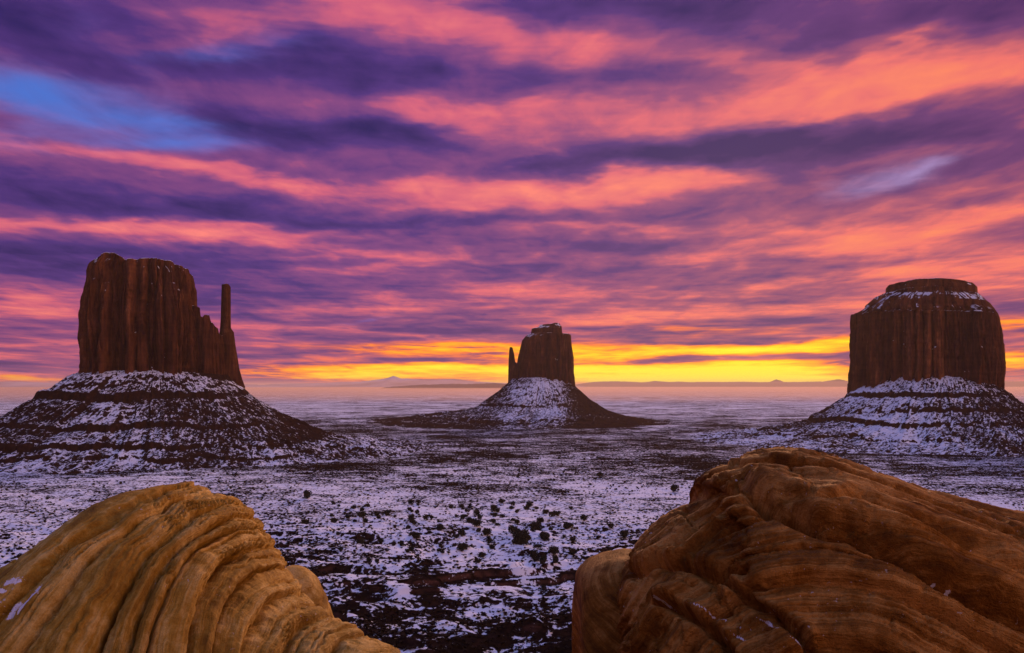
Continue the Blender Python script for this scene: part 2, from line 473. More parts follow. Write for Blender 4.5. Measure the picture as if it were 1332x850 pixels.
def mat_boulder(name, stops, lichen=1.0, grain=1.0):
    """swirled sandstone: 'strata' counts metres across the bedding"""
    m, N = new_mat(name)
    g = N.n('ShaderNodeNewGeometry')
    p = g.outputs['Position']
    s = N.n('ShaderNodeAttribute', attribute_name='strata').outputs['Fac']
    w = N.noise(p, 1.1, 3, 0.5)
    sw = N.m('MULTIPLY_ADD', w, 0.10, s)
    b1 = N.noise(N.xyz(N.m('MULTIPLY', sw, 2.1), 0.0, 0.0), 1.0, 3, 0.6)
    sv = N.v('ADD', N.v('SCALE', p, scale=0.55), N.xyz(N.m('MULTIPLY', sw, 13.0), 0.0, 0.0))
    b2 = N.noise(sv, 1.0, 5, 0.62)
    sv3 = N.v('ADD', N.v('SCALE', p, scale=2.2), N.xyz(N.m('MULTIPLY', sw, 70.0), 0.0, 0.0))
    b3 = N.noise(sv3, 1.0, 4, 0.6)
    pat = N.noise(p, 0.75, 5, 0.6)
    f = N.m('ADD', N.m('MULTIPLY', b1, 0.22), N.m('MULTIPLY', b2, 0.22))
    f = N.m('ADD', f, N.m('ADD', N.m('MULTIPLY', b3, 0.12), N.m('MULTIPLY', pat, 0.26)))
    f = N.m('ADD', f, N.m('MULTIPLY', N.noise(p, 4.5, 6, 0.7), 0.26))
    col = N.ramp(f, stops)
    grit = N.noise(p, 55.0, 4, 0.7)
    col = N.mix(0.35, col, N.mix(1.0, col, N.ramp(grit, [(0.3, (0.55, 0.55, 0.55)), (0.7, (1.35, 1.35, 1.35))]), 'MULTIPLY'))
    # pale lichen specks
    pit = N.n('ShaderNodeTexVoronoi', feature='F1')
    N.put(pit.inputs['Vector'], N.v('ADD', N.v('SCALE', p, scale=9.0), N.v('SCALE', N.noise(p, 6.0, 3, color=True), scale=1.6)))
    pits = N.smooth(pit.outputs['Distance'], 0.0, 0.45)
    rough_n = N.noise(p, 16.0, 5, 0.7)
    li = N.m('MULTIPLY', N.smooth(N.noise(p, 17.0, 3, 0.6), 0.68, 0.71), N.smooth(N.noise(p, 0.9, 2, 0.5), 0.48, 0.60))
    col = N.mix(N.m('MULTIPLY', li, lichen), col, (0.50, 0.44, 0.38, 1))
    fr = N.n('ShaderNodeAttribute', attribute_name='frost').outputs['Fac']
    fr = N.smooth(N.m('ADD', fr, N.m('MULTIPLY', N.m('SUBTRACT', N.noise(p, 11.0, 5, 0.7), 0.5), 2.2)), 0.62, 0.72)
    col = N.mix(fr, col, (0.74, 0.72, 0.76, 1))
    bump = N.m('ADD', N.m('MULTIPLY', b2, 0.5), N.m('MULTIPLY', b3, 0.6))
    bump = N.m('ADD', bump, N.m('MULTIPLY', grit, 0.22 * grain))
    bump = N.m('ADD', bump, N.m('MULTIPLY', N.noise(p, 7.0, 5, 0.65), 0.55 * grain))
    bump = N.m('ADD', bump, N.m('MULTIPLY', rough_n, 0.50 * grain))
    bump = N.m('ADD', bump, N.m('MULTIPLY', N.m('MULTIPLY', pits, N.smooth(pat, 0.45, 0.62)), 0.22 * grain))
    finish(N, col, 0.8, bump, 0.85, 0.07, 0.12)
    return m

def mat_plain(name, c0, c1, scale, rough=0.9):
    m, N = new_mat(name)
    g = N.n('ShaderNodeNewGeometry')
    n = N.noise(g.outputs['Position'], scale, 4, 0.6)
    finish(N, N.ramp(n, [(0.3, c0), (0.7, c1)]), rough, spec=0.0)
    return m

M_GROUND = mat_ground()
M_TALUS = mat_talus()
M_CLIFF = mat_cliff('red_sandstone_cliff')
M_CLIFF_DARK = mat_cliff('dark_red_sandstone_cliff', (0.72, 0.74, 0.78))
M_GOLD = mat_boulder('golden_sandstone', [(0.38, (0.045, 0.019, 0.003)), (0.455, (0.19, 0.094, 0.009)), (0.53, (0.36, 0.205, 0.024)), (0.62, (0.64, 0.44, 0.13))])
M_BROWN = mat_boulder('brown_sandstone', [(0.39, (0.022, 0.007, 0.001)), (0.465, (0.108, 0.039, 0.004)), (0.53, (0.235, 0.092, 0.010)), (0.61, (0.52, 0.26, 0.060))], 1.0, 1.3)
M_LEAF = mat_plain('dark_juniper_leaf', (0.012, 0.014, 0.010), (0.030, 0.032, 0.020), 1.5)
M_BARK = mat_plain('juniper_bark', (0.03, 0.02, 0.015), (0.07, 0.05, 0.04), 4.0)
M_SAGE = mat_plain('dry_sagebrush', (0.014, 0.011, 0.009), (0.040, 0.028, 0.022), 0.8)
M_FAR = mat_plain('distant_ridge_rock', (0.22, 0.18, 0.19), (0.62, 0.60, 0.64), 0.0006)
M_FARDARK = mat_plain('distant_mesa_rock', (0.05, 0.03, 0.03), (0.14, 0.09, 0.085), 0.0006)

# ------------------------------------------------------------------ ground: one sheet from the viewpoint's ledge to the horizon
def ground_h(x, y):
    x = np.asarray(x, float); y = np.asarray(y, float)
    # hillside below the viewpoint
    hill = np.interp(y, [-400, -30, 2, 20, 45, 100, 140, 170], [58.3, 58.3, 58.3, 48.5, 33.5, 13.5, 3.5, 0.0])
    hill = hill + sstep(y, 1, 30) * (1 - sstep(y, 120, 170)) * 5.0 * fbm(x / 22, y / 22, octv=3, seed=3)
    # slickrock swells and benches at the foot of it
    near = sstep(y, 120, 200) * (1 - sstep(y, 300, 460))
    wx = x + 30 * fbm(x / 70, y / 70, octv=2, seed=41); wy = y + 30 * fbm(x / 70 + 9, y / 70, octv=2, seed=42)
    sw = fbm(wx / 60, wy / 34, octv=4, seed=7)
    h = near * (9.0 * sw + 5.0 * (fbm(wx / 26 + wy / 60, wy / 15 - wx / 80, octv=4, seed=8, ridge=True)))
    # ledges: the rock breaks off along beds
    b = h / 2.6 + 0.25 * fbm(x / 40, y / 40, octv=2, seed=9)
    fr = b - np.floor(b)
    h = np.where(near > 0, h + near * sstep(vnoise(x / 50, y / 30, seed=10), .45, .7) * 0.7 * 2.6 * (sstep(fr, 0.35, 0.65) - fr), h)
    roll = sstep(y, 200, 420) * (1 - sstep(y, 1600, 4000))
    h = h + roll * (5.0 * fbm(x / 170, y / 120, octv=4, seed=12) + 1.6 * fbm(x / 22, y / 16, octv=3, seed=13))
    h = h + sstep(y, 110, 180) * (1 - sstep(y, 600, 1100)) * 0.9 * fbm(x / 5.5, y / 5.0, octv=3, seed=15)
    # low benches out on the far plain
    far = sstep(y, 1700, 3000)
    h = h + far * 10 * fbm(x / 1400, y / 500, octv=3, seed=18)
    return hill + h

def build_ground():
    u_in = np.linspace(-0.64, 0.64, 640)
    u_out = np.geomspace(0.66, 5.0, 30)
    u = np.concatenate([-u_out[::-1], u_in, u_out])
    py = np.linspace(870, 503.4, 640)
    yv = 60 * F / (py - HZ)
    yv = yv[yv > 150]
    y = np.concatenate([np.linspace(-120, 0, 12), np.linspace(1.5, 150, 110), yv[1:], np.geomspace(56000, 95000, 5)])
    U, Y = np.meshgrid(u, y)
    lim = 59000.0 * np.clip(np.abs(U) / 5.0, 0.955, 1.0)      # squeeze the outermost strips in at the far edge
    X = np.clip(U * (np.maximum(Y, 0) + 30), -lim, lim)
    Z = ground_h(X, Y)
    P = np.stack([X, Y, Z], -1)
    me = raw_mesh('ground', P.reshape(-1, 3), grid_faces(len(y), len(u)), M_GROUND)
    tag(obj('ground', me), 'snow dusted desert valley floor running out to a misty horizon', kind='structure')
build_ground()

# ------------------------------------------------------------------ far ridges
def ridge(name, label, pts, Y, depth, seed, rough=0.12, mat=None):
    """pts: skyline in photo pixels; a rounded range with real depth"""
    px = np.array([p[0] for p in pts], float); pz = np.array([p[1] for p in pts], float)
    n, k = 420, 26
    cx = np.linspace(px[0], px[-1], n)
    top = (HZ - np.interp(cx, px, pz)) / F * Y + CAM_Z
    X0 = (cx - 666) / F * Y
    t = np.linspace(-1, 1, k)[:, None]
    prof = np.clip(1 - np.abs(t), 0, 1) ** 0.8
    X = np.repeat(X0[None], k, 0)
    Yg = Y + t * depth + 0 * X
    Z = -20 + (top[None] + 20) * prof
    hgt = np.maximum(Z + 20, 0)
    Z = Z + hgt * rough * 2 * fbm(X / (depth * 0.35), Yg / (depth * 0.25), octv=5, seed=seed, ridge=True) * (np.abs(t) > 0.02)
    me = raw_mesh(name, np.stack([X, Yg, Z], -1).reshape(-1, 3), grid_faces(k, n), mat or M_FAR)
    tag(obj(name, me), label, kind='structure')

ridge('mountains', 'pale snowy mountain range on the horizon behind the plain',
      [(300, 503), (360, 500), (420, 498.5), (470, 497), (490, 494), (504, 493), (511, 490), (520, 493), (545, 494), (590, 493.5), (610, 496), (640, 498), (700, 499), (760, 503)], 26000, 2600, 51)
ridge('hills', 'dim low hills below the snowy mountain range',
      [(500, 504), (530, 502), (545, 500.5), (560, 501), (575, 499.5), (600, 500), (640, 499), (680, 500), (720, 503)], 15000, 900, 52, mat=M_FARDARK)
ridge('mesas', 'dark thin line of distant mesas under the yellow glow',
      [(730, 503), (760, 499), (772, 497), (800, 496.5), (838, 497.5), (850, 495.5), (870, 497), (940, 497.5), (1003, 497), (1009, 494.5), (1012, 494.5), (1018, 497), (1070, 497), (1083, 495), (1093, 494), (1100, 496), (1200, 497), (1420, 496), (1500, 503)], 30000, 2000, 53, mat=M_FARDARK)
ridge('foothills', 'thin dark rise on the horizon behind the tallest butte',
      [(-260, 504), (-120, 499), (0, 497), (60, 498), (200, 499), (330, 500), (420, 503)], 24000, 1800, 54)

# ------------------------------------------------------------------ buttes
def zpix(py, D):
    return CAM_Z + (HZ - py) / F * D
def xpix(px, D):
    return (px - 666) / F * D

def cliff(D, left, right, top, depth, seed, cap_flat=True, nth=720, nt=150, flute=1.0, power=2.8, cols=None, col_amp=1.0, taper_y=1.0, yoff=0.0):
    """closed rock tower. left/right: (px,py) edge points going up; top: (px,py) skyline"""
    lz = np.array([zpix(p[1], D) for p in left]); lx = np.array([xpix(p[0], D) for p in left])
    rz = np.array([zpix(p[1], D) for p in right]); rx = np.array([xpix(p[0], D) for p in right])
    tx = np.array([xpix(p[0], D) for p in top]); tz = np.array([zpix(p[1], D) for p in top])
    zb = min(lz[0], rz[0]) - 14.0
    th = np.linspace(0, 2 * np.pi, nth, endpoint=False)
    ct, s_t = np.cos(th), np.sin(th)
    ex = np.sign(ct) * np.abs(ct) ** (2 / power); ey = np.sign(s_t) * np.abs(s_t) ** (2 / power)
    t = np.linspace(0, 1, nt)[:, None]
    w0 = 0.5 * (rx[0] - lx[0])
    # height first from an approximate x, then the true outline at that height
    zt = tz.max()
    X = 0.5 * (lx[0] + rx[0]) + w0 * ex[None, :] * np.ones_like(t)
    for _ in range(3):
        ztop = np.interp(X, tx, tz)
        Z = zb + t * (ztop - zb)
        xl = np.interp(Z, lz, lx); xr = np.interp(Z, rz, rx)
        c, w = 0.5 * (xl + xr), 0.5 * (xr - xl)
        X = c + w * ex[None, :]
    Yd = depth * (0.35 + 0.65 * (w / max(w0, 1e-6)) ** taper_y)
    Y = D + yoff + Yd * ey[None, :]
    # arc length round the tower in metres, for columns and joints
    arc = th[None, :] / (2 * np.pi) * (4.2 * (w0 + depth) * 0.8)
    nx, ny = ct[None, :], s_t[None, :]
    sx, sy = 2.0 * np.cos(th)[None, :], 2.0 * np.sin(th)[None, :]
    R = 0.8 * (w0 + depth)
    cx_, cy_ = R * np.cos(th)[None, :], R * np.sin(th)[None, :]
    zz = Z
    wob = 6 * fbm(cx_ / 20 + 0 * zz, cy_ / 20 + 0 * zz, zz / 40, octv=2, seed=seed + 1)
    big = fbm((cx_ + wob) / 22, (cy_ + wob) / 22, zz / 130, octv=3, seed=seed, ridge=True)
    col = fbm((cx_ + wob) / 6.5, (cy_ + wob) / 6.5, zz / 60, octv=3, seed=seed + 5)
    crk = vnoise((cx_ + wob) / 9.0, (cy_ + wob) / 9.0, zz / 120, seed=seed + 9)
    crk = np.exp(-((crk - 0.5) / 0.035) ** 2)
    rub = fbm(cx_ / 3.2, cy_ / 3.2, zz / 3.0, octv=3, seed=seed + 11)
    beds = fbm(0 * cx_ + 3.3, 0 * cy_ + zz / 5.0, octv=3, seed=seed + 13)
    # spalled alcoves: slabs missing from the face, with flat tops
    sl = vnoise((cx_ + wob) / 11, (cy_ + wob) / 11, zz / 42, seed=seed + 21)
    sl2 = vnoise((cx_ + wob) / 5, (cy_ + wob) / 5, zz / 14, seed=seed + 23)
    alc = sstep(sl, .36, .39) + sstep(sl, .50, .53) + sstep(sl, .64, .67) + 0.5 * sstep(sl2, .47, .53)
    shoulder = 0.35 + 0.65 * sstep(w / w0, 0.80, 0.93)
    disp = flute * shoulder * (18.0 * big + 6.5 * col - 4.5 * crk - 1.7 * alc + 1.6 * rub + 2.2 * beds)
    if cols is not None:
        # separate columns stand forward of each other, parted by deep joints
        rc = np.random.default_rng(seed + 30)
        bx = np.array([xpix(p, D) for p in cols])
        pro = rc.uniform(-1, 1, len(bx) + 1)
        xw = X + 5.0 * fbm(X / 30, zz / 45, octv=3, seed=seed + 31) + 1.5 * fbm(X / 9, zz / 8, octv=2, seed=seed + 33)
        i = np.searchsorted(bx, xw)
        lo = np.where(i > 0, bx[np.maximum(i - 1, 0)], X.min() - 2); hi = np.where(i < len(bx), bx[np.minimum(i, len(bx) - 1)], X.max() + 2)
        u = np.clip((xw - lo) / np.maximum(hi - lo, 1e-6), 0, 1)
        pil = np.clip(4 * u * (1 - u), 0, 1) ** 0.45
        wgt = np.clip(np.abs(ny), 0, 1) ** 0.7
        ztopc = 1 - 0.35 * sstep(t, 0.80 + 0.18 * rc.uniform(-1, 1, len(bx) + 1)[i], 1.0)
        disp = disp + wgt * col_amp * shoulder * (8.5 * (pil - 1) + 7.0 * pro[i] * pil * ztopc)
    disp = disp - np.percentile(disp, 62)
    X = X + disp * nx * (0.45 + 0.55 * np.abs(s_t)[None, :])
    Y = Y + disp * ny
    body = np.stack([X, Y, Z], -1)
    # top: rings running in to the middle
    k = 34
    q = np.linspace(0, 1, k + 1)[1:, None]
    cX, cY = X[-1].mean(), Y[-1].mean()
    TX = X[-1][None] * (1 - q) + cX * q
    TY = Y[-1][None] * (1 - q) + cY * q
    TZ = np.interp(TX, tx, tz) + 2.2 * fbm(TX / 9, TY / 9, octv=4, seed=seed + 17) * sstep(q, 0, 0.15)
    P = np.concatenate([body, np.stack([TX, TY, TZ], -1)], 0)
    return turn(P, D, 1 - 0.75 * depth / D)

AXIS = [0.0]      # centre line of the butte being built
def turn(P, D, shrink=1.0):
    """face the butte towards the valley overlook: swing it about its own centre"""
    xc = AXIS[0]
    al = math.atan2(xc, D)
    l, m = P[..., 0] - xc, P[..., 1] - D
    l = l * D / (D * math.cos(al) + (xc + l) * math.sin(al)) * 1.0
    if shrink != 1.0:
        lc = 0.5 * (l.max() + l.min())
        l = lc + (l - lc) * shrink
    X = xc + l * math.cos(al) + m * math.sin(al)
    Y = D - l * math.sin(al) + m * math.cos(al)
    k = (D - l * math.sin(al)) / D * np.where(P[..., 2] > CAM_Z, shrink, 1.0)
    Z = CAM_Z + (P[..., 2] - CAM_Z) * k if shrink != 1.0 else P[..., 2]
    return np.stack([X, Y, Z], -1)

def cliff_mesh(name, P, mat):
    n, m, _ = P.shape
    return raw_mesh(name, P.reshape(-1, 3), grid_faces(n, m, closed=True), mat)

def talus(cx, D, a, b, dirs, ledges, seed, nth=900, nr=190, hub=0.86, front_snow=None, gully=1.0, slab=0.0):
    """apron round a cliff of half-width a, half-depth b.
    dirs: {'R': [(dist, z)...], 'L': ..., 'F': ..., 'B': ...} profiles outwards from the cliff foot"""
    th = np.linspace(0, 2 * np.pi, nth, endpoint=False)
    ct, s_t = np.cos(th), np.sin(th)
    p = 2.6
    foot = (np.abs(ct / a) ** p + np.abs(s_t / b) ** p) ** (-1 / p) * hub
    q = np.linspace(0, 1, nr)
    def prof(key):
        pts = dirs[key]
        d = np.array([v[0] for v in pts], float); h = np.array([v[1] for v in pts], float)
        dmax = d[-1]
        return dmax, np.interp(q * dmax, d, h)
    wR = np.clip(ct, 0, 1) ** 2; wL = np.clip(-ct, 0, 1) ** 2; wB = np.clip(s_t, 0, 1) ** 2; wF = np.clip(-s_t, 0, 1) ** 2
    Dm, Hm = 0, 0
    for key, w in (('R', wR), ('L', wL), ('B', wB), ('F', wF)):
        dm, hm = prof(key)
        Dm = Dm + w * dm
        Hm = Hm + w[None, :] * hm[:, None]
    r = foot[None, :] + q[:, None] * Dm[None, :]
    X = cx + r * ct[None, :]; Y = D + r * s_t[None, :]
    arc = th[None, :] * (foot.mean() + 0.5 * Dm.mean())
    H0 = Hm.copy()
    # gullies and spurs down the slope
    mid = np.sin(np.pi * np.clip(q, 0, 1))[:, None] ** 0.6
    rx, ry = 60 * ct[None, :], 60 * s_t[None, :]
    gl = fbm(rx / 9 + X / 160, ry / 9 + Y / 160, octv=4, seed=seed, ridge=True)
    H = Hm + mid * gully * (9.0 * gl + 5.0 * fbm(X / 30, Y / 30, octv=4, seed=seed + 3))
    for (z0, A, w) in ledges:
        n1 = fbm(X / 45, Y / 45, octv=3, seed=seed + int(z0 * 7)) * 8.0
        amp = A * (0.45 + 1.2 * vnoise(X / 60, Y / 60, seed=seed + int(z0 * 3)))
        amp = amp * (1 - 0.85 * sstep(ct, 0.45, 0.85))[None, :]
        e = H - z0 - n1
        H = H + amp * (sstep(e, -w, w) - sstep(e, -6 * w - 4, 6 * w + 4))
    H = H + 3.4 * fbm(X / 7.0, Y / 7.0, octv=4, seed=seed + 6, gain=.6) * sstep(q, 0, .05)[:, None] + 1.5 * fbm(X / 2.3, Y / 2.3, octv=2, seed=seed + 8)
    edge = sstep(q, 0.93, 1.0)[:, None]
    H = H * (1 - edge) + edge * (np.minimum(H, ground_h(X[-1], Y[-1])[None, :] - 9.0))
    P = turn(np.stack([X, Y, H], -1), D)
    keep = np.zeros_like(X) if front_snow is None else front_snow(X, Y, H)
    st = np.stack([np.broadcast_to(arc, X.shape), r, keep], -1)
    return raw_mesh('talus_slope', P.reshape(-1, 3), grid_faces(nr, nth, closed=True, flip=True), M_TALUS, attrs={'st': st.reshape(-1, 3)})

# --- the tallest butte with its thin free-standing finger
DW = 800.0
AXIS[0] = xpix(190, DW)
west = empty('butte', (xpix(190, DW), DW, 0))
tag(west, 'tall flat topped sandstone butte with a thin free standing finger of rock beside it', 'butte', 'sandstone buttes')
def place(me, name, root, label=None):
    """mesh built in world space -> child of root"""
    o = obj(name, me, root)
    o.location = (-root.location.x, -root.location.y, -root.location.z)
    if label:
        o['label'] = label
    return o

P = cliff(DW, [(104, 492), (105, 470), (102, 445), (101, 415), (103, 385), (108, 364), (110, 362), (110, 345), (118, 334)],
          [(259, 492), (258, 470), (257, 440), (257, 415), (255, 392), (254, 370), (252, 352), (249, 346)],
          [(100, 364), (107, 361), (110, 360), (111, 344), (114, 338), (122, 334), (130, 332), (138, 328), (148, 329), (157, 334), (160, 337), (176, 338.5), (182, 337), (196, 336), (220, 339), (230, 344), (238, 347), (250, 350), (255, 354)],
          42, 101, power=3.0, cols=[114, 126, 141, 152, 163, 178, 194, 203, 214, 229, 238, 248])
place(cliff_mesh('cliff_tower', P, M_CLIFF), 'cliff_tower', west)
P = cliff(DW - 2, [(246, 496), (246, 460), (247, 400)], [(292, 500), (291, 470), (289, 440), (287, 425)],
          [(244, 395), (253, 398), (258, 401), (259, 412), (263, 413), (264, 410), (270, 410.5), (272, 419), (275, 421), (278, 425), (282, 427), (284, 434), (294, 438)],
          24, 131, nth=420, nt=90, flute=0.45)
place(cliff_mesh('stepped_shoulder', P, M_CLIFF), 'stepped_shoulder', west, 'stepped rock shoulder leading from the tower to the finger')
P = cliff(DW + 2, [(284, 500), (284, 470), (284.5, 440), (286, 425), (287, 410), (287.3, 395), (288, 371)],
          [(318, 503), (315, 496), (311, 480), (308, 462), (306, 450), (304, 432), (300.5, 427), (299, 415), (298.5, 395), (298.5, 380), (297, 370)],
          [(284, 372), (288, 369), (296, 368.5), (299, 371), (302, 378), (319, 500)],
          13, 141, nth=300, nt=150, flute=0.26, power=2.6)
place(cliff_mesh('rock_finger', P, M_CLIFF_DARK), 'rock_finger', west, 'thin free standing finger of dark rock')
P = cliff(DW - 40, [(176, 492), (177, 460), (178, 445)], [(194, 492), (193, 460), (191, 446)], [(174, 446), (180, 440), (187, 438), (192, 444), (195, 448)],
          7, 151, nth=200, nt=60, flute=0.14)
place(cliff_mesh('leaning_slab', P, M_CLIFF), 'leaning_slab', west, 'short slab leaning against the foot of the tower')
Z = lambda py: zpix(py, DW)
dx = lambda px: px * DW / F
right = [(0, Z(488)), (dx(6), Z(497)), (dx(34), Z(519)), (dx(78), Z(548)), (dx(122), Z(570)), (dx(145), Z(577)), (dx(205), Z(586)), (dx(270), Z(592)), (dx(350), -3)]
left = [(0, Z(484)), (dx(18), Z(490)), (dx(40), Z(503)), (dx(48), Z(513)), (dx(70), Z(520)), (dx(105), Z(545)), (dx(140), Z(562)), (dx(200), Z(580)), (dx(290), -3)]
front = [(0, 73), (14, 69), (34, 53), (40, 47), (76, 27), (110, 14), (135, 4), (160, -3)]
me = talus(xpix(204, DW), DW, dx(108), 46, {'R': right, 'L': left, 'F': front, 'B': front}, [(53, 4.2, 1.2), (28, 3.4, 1.0), (14.5, 4.5, 1.0), (6, 2.0, 0.6)], 201,
           front_snow=lambda X, Y, H: -0.022 + 0.05 * sstep(H, 52, 60) - 0.06 * sstep(X, xpix(250, DW), xpix(420, DW)) * sstep(H, 8, 18))
place(me, 'talus_slope', west)

# --- the middle butte far out on the plain
DE = 1500.0
AXIS[0] = xpix(708, DE)
mid = empty('butte', (xpix(708, DE), DE, 0))
tag(mid, 'small distant butte on a snowy cone with a short spike of rock at its side', 'butte', 'sandstone buttes')
P = cliff(DE, [(671, 503), (672, 492), (673, 472), (676, 455), (679, 442), (683, 437), (689, 434)],
          [(749, 510), (748, 498), (747, 480), (746, 465), (744, 448), (743.5, 436), (742, 434)],
          [(668, 445), (679, 440), (684, 436), (690, 433.5), (705, 433), (725, 433), (742, 434), (745, 438)],
          42, 301, nth=520, nt=110, flute=0.55, power=2.8, cols=[681, 690, 703, 711, 724, 733, 741], col_amp=0.8)
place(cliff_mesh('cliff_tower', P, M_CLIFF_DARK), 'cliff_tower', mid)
P = cliff(DE, [(690.5, 437), (691, 432), (692, 427), (701, 424)], [(732, 437), (731.5, 430), (731, 424), (727, 421)],
          [(689, 427.5), (692, 426.5), (700, 426), (703, 422.5), (716, 421.5), (722, 420), (727, 420), (730, 424), (733, 425)],
          26, 321, nth=300, nt=50, flute=0.22)
place(cliff_mesh('cap_rock', P, M_CLIFF_DARK), 'cap_rock', mid)
P = cliff(DE, [(660.5, 506), (661, 490), (661.5, 470), (662.3, 456), (663, 452.5)], [(680, 508), (677, 490), (674.5, 475), (670, 471), (668, 466), (667.5, 458), (667, 452.5)],
          [(660, 453), (663.5, 451.5), (666.5, 452), (669, 462), (670, 471), (674, 474), (682, 480)],
          11, 331, nth=220, nt=90, flute=0.12)
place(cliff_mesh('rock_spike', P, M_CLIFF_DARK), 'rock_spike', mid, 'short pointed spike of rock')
Z = lambda py: zpix(py, DE)
dx = lambda px: px * DE / F
right = [(0, Z(499)), (dx(8), Z(507)), (dx(24), Z(522)), (dx(48), Z(537)), (dx(70), Z(545)), (dx(95), Z(549)), (dx(140), -3)]
left = [(0, Z(493)), (dx(6), Z(499)), (dx(16), Z(508)), (dx(36), Z(523)), (dx(46), Z(530)), (dx(58), Z(534)), (dx(100), Z(541)), (dx(150), Z(546)), (dx(215), -3)]
front = [(0, 74), (22, 62), (70, 30), (100, 16), (150, 9), (225, 3), (260, -3)]
me = talus(xpix(705, DE), DE, dx(45), 46, {'R': right, 'L': left, 'F': front, 'B': front}, [(28, 2.0, 1.2), (10, 3.0, 1.0), (5, 2.0, 0.8)], 401, nth=760, nr=170, gully=0.9,
           front_snow=lambda X, Y, H: 0.025 * np.exp(-((X - xpix(712, DE)) / 40) ** 2) * sstep(H, 10, 25) - 0.12 * sstep(X, xpix(722, DE), xpix(760, DE)) - 0.05 * sstep(X, xpix(672, DE), xpix(640, DE)) - 0.04 * sstep(H, 14, 4))
place(me, 'talus_slope', mid)

# --- the broad butte
DM = 1000.0
AXIS[0] = xpix(1207, DM)
east = empty('butte', (xpix(1207, DM), DM, 0))
tag(east, 'broad round shouldered butte with a flat cap and snow on its shoulders', 'butte', 'sandstone buttes')
P = cliff(DM, [(1101, 512), (1101, 500), (1102, 470), (1104, 435), (1105, 408), (1106, 405), (1118, 404), (1121, 398), (1128, 392), (1140, 383), (1150, 379)],
          [(1311, 512), (1311, 500), (1312, 470), (1309, 435), (1306, 410), (1303, 401), (1293, 395), (1291, 388), (1278, 380), (1272, 377)],
          [(1098, 406), (1110, 404.5), (1119, 404), (1123, 395), (1136, 384), (1150, 378), (1180, 373), (1220, 371), (1260, 375), (1274, 378), (1292, 391), (1305, 405)],
          78, 501, nth=1000, nt=170, flute=0.85, power=2.5, cols=[1110, 1119, 1131, 1148, 1157, 1172, 1190, 1200, 1212, 1230, 1239, 1251, 1266, 1276, 1287, 1299], col_amp=0.9)
place(cliff_mesh('cliff_tower', P, M_CLIFF), 'cliff_tower', east)
P = cliff(DM, [(1150, 386), (1150, 379), (1150.5, 372), (1153, 369.5)], [(1275, 386), (1274, 378), (1273.5, 370), (1270, 367)],
          [(1148, 370.5), (1153, 369), (1175, 366.5), (1190, 364), (1216, 362.5), (1245, 364), (1268, 366.5), (1276, 368)],
          48, 521, nth=460, nt=46, flute=0.28, power=2.6)
place(cliff_mesh('cap_rock', P, M_CLIFF), 'cap_rock', east)
Z = lambda py: zpix(py, DM)
dx = lambda px: px * DM / F
left = [(0, Z(503)), (dx(4), Z(509)), (dx(26), Z(525)), (dx(50), Z(543)), (dx(75), Z(555)), (dx(95), Z(562)), (dx(140), Z(568)), (dx(230), -3)]
right = [(0, Z(503)), (dx(8), Z(508)), (dx(30), Z(525)), (dx(60), Z(540)), (dx(100), Z(556)), (dx(160), -3)]
front = [(0, 71), (18, 62), (60, 38), (64, 33), (100, 18), (140, 8), (175, 2), (200, -3)]
me = talus(xpix(1206, DM), DM, dx(106), 82, {'R': right, 'L': left, 'F': front, 'B': front}, [(50, 3.0, 1.1), (23, 3.2, 1.0), (9, 2.5, 0.7)], 601, gully=0.9,
           front_snow=lambda X, Y, H: 0.05 * np.exp(-((X - xpix(1160, DM)) / 40) ** 2) * sstep(H, 8, 20) - 0.05 * sstep(X, xpix(1220, DM), xpix(1300, DM)) - 0.05 * sstep(X, xpix(1110, DM), xpix(1070, DM)) * sstep(H, 3, 12))
place(me, 'talus_slope', east)

# ------------------------------------------------------------------ foreground boulders
def layer_profile(s, spacing, seed, sharp=0.45):
    """rounded beds parted by narrow grooves; 0 in the groove, 1 on the bed"""
    rng = np.random.default_rng(seed)
    n = 400
    b = np.cumsum(rng.uniform(0.45, 1.55, n) * spacing)
    b -= b[n // 2]
    dep = rng.uniform(0.35, 1.0, n)
    lift = rng.uniform(-0.5, 0.5, n)
    i = np.clip(np.searchsorted(b, s) - 1, 0, n - 2)
    u = (s - b[i]) / (b[i + 1] - b[i])
    d = np.where(u < 0.5, dep[i], dep[i + 1])
    bulge = np.clip(4 * u * (1 - u), 0, 1) ** sharp
    lf = lift[i] + (lift[np.minimum(i + 1, n - 1)] - lift[i]) * sstep(u, 0.75, 1.0)
    return 1 - d * (1 - bulge), lf

def cracks(s, spacing, seed, width):
    """1 along the hairline partings between the same beds"""
    rng = np.random.default_rng(seed)
    n = 400
    b = np.cumsum(rng.uniform(0.45, 1.55, n) * spacing)
    b -= b[n // 2]
    i = np.clip(np.searchsorted(b, s) - 1, 0, n - 2)
    d = np.minimum(s - b[i], b[i + 1] - s)
    return np.exp(-(d / width) ** 2)

def resample(pts, n):
    pts = np.array(pts, float)
    d = np.r_[0, np.cumsum(np.hypot(*np.diff(pts, axis=0).T))]
    # smooth Catmull-Rom through the points, then even arc length
    t = np.linspace(0, d[-1], 4000)
    def cr(v):
        m = np.gradient(v, d)
        i = np.clip(np.searchsorted(d, t) - 1, 0, len(d) - 2)
        h = d[i + 1] - d[i]; u = (t - d[i]) / h
        return ((2 * u**3 - 3 * u**2 + 1) * v[i] + (u**3 - 2 * u**2 + u) * h * m[i]
                + (-2 * u**3 + 3 * u**2) * v[i + 1] + (u**3 - u**2) * h * m[i + 1])
    x, y = cr(pts[:, 0]), cr(pts[:, 1])
    L = np.r_[0, np.cumsum(np.hypot(np.diff(x), np.diff(y)))]
    g = np.linspace(0, L[-1], n)
    return np.interp(g, L, x), np.interp(g, L, y)

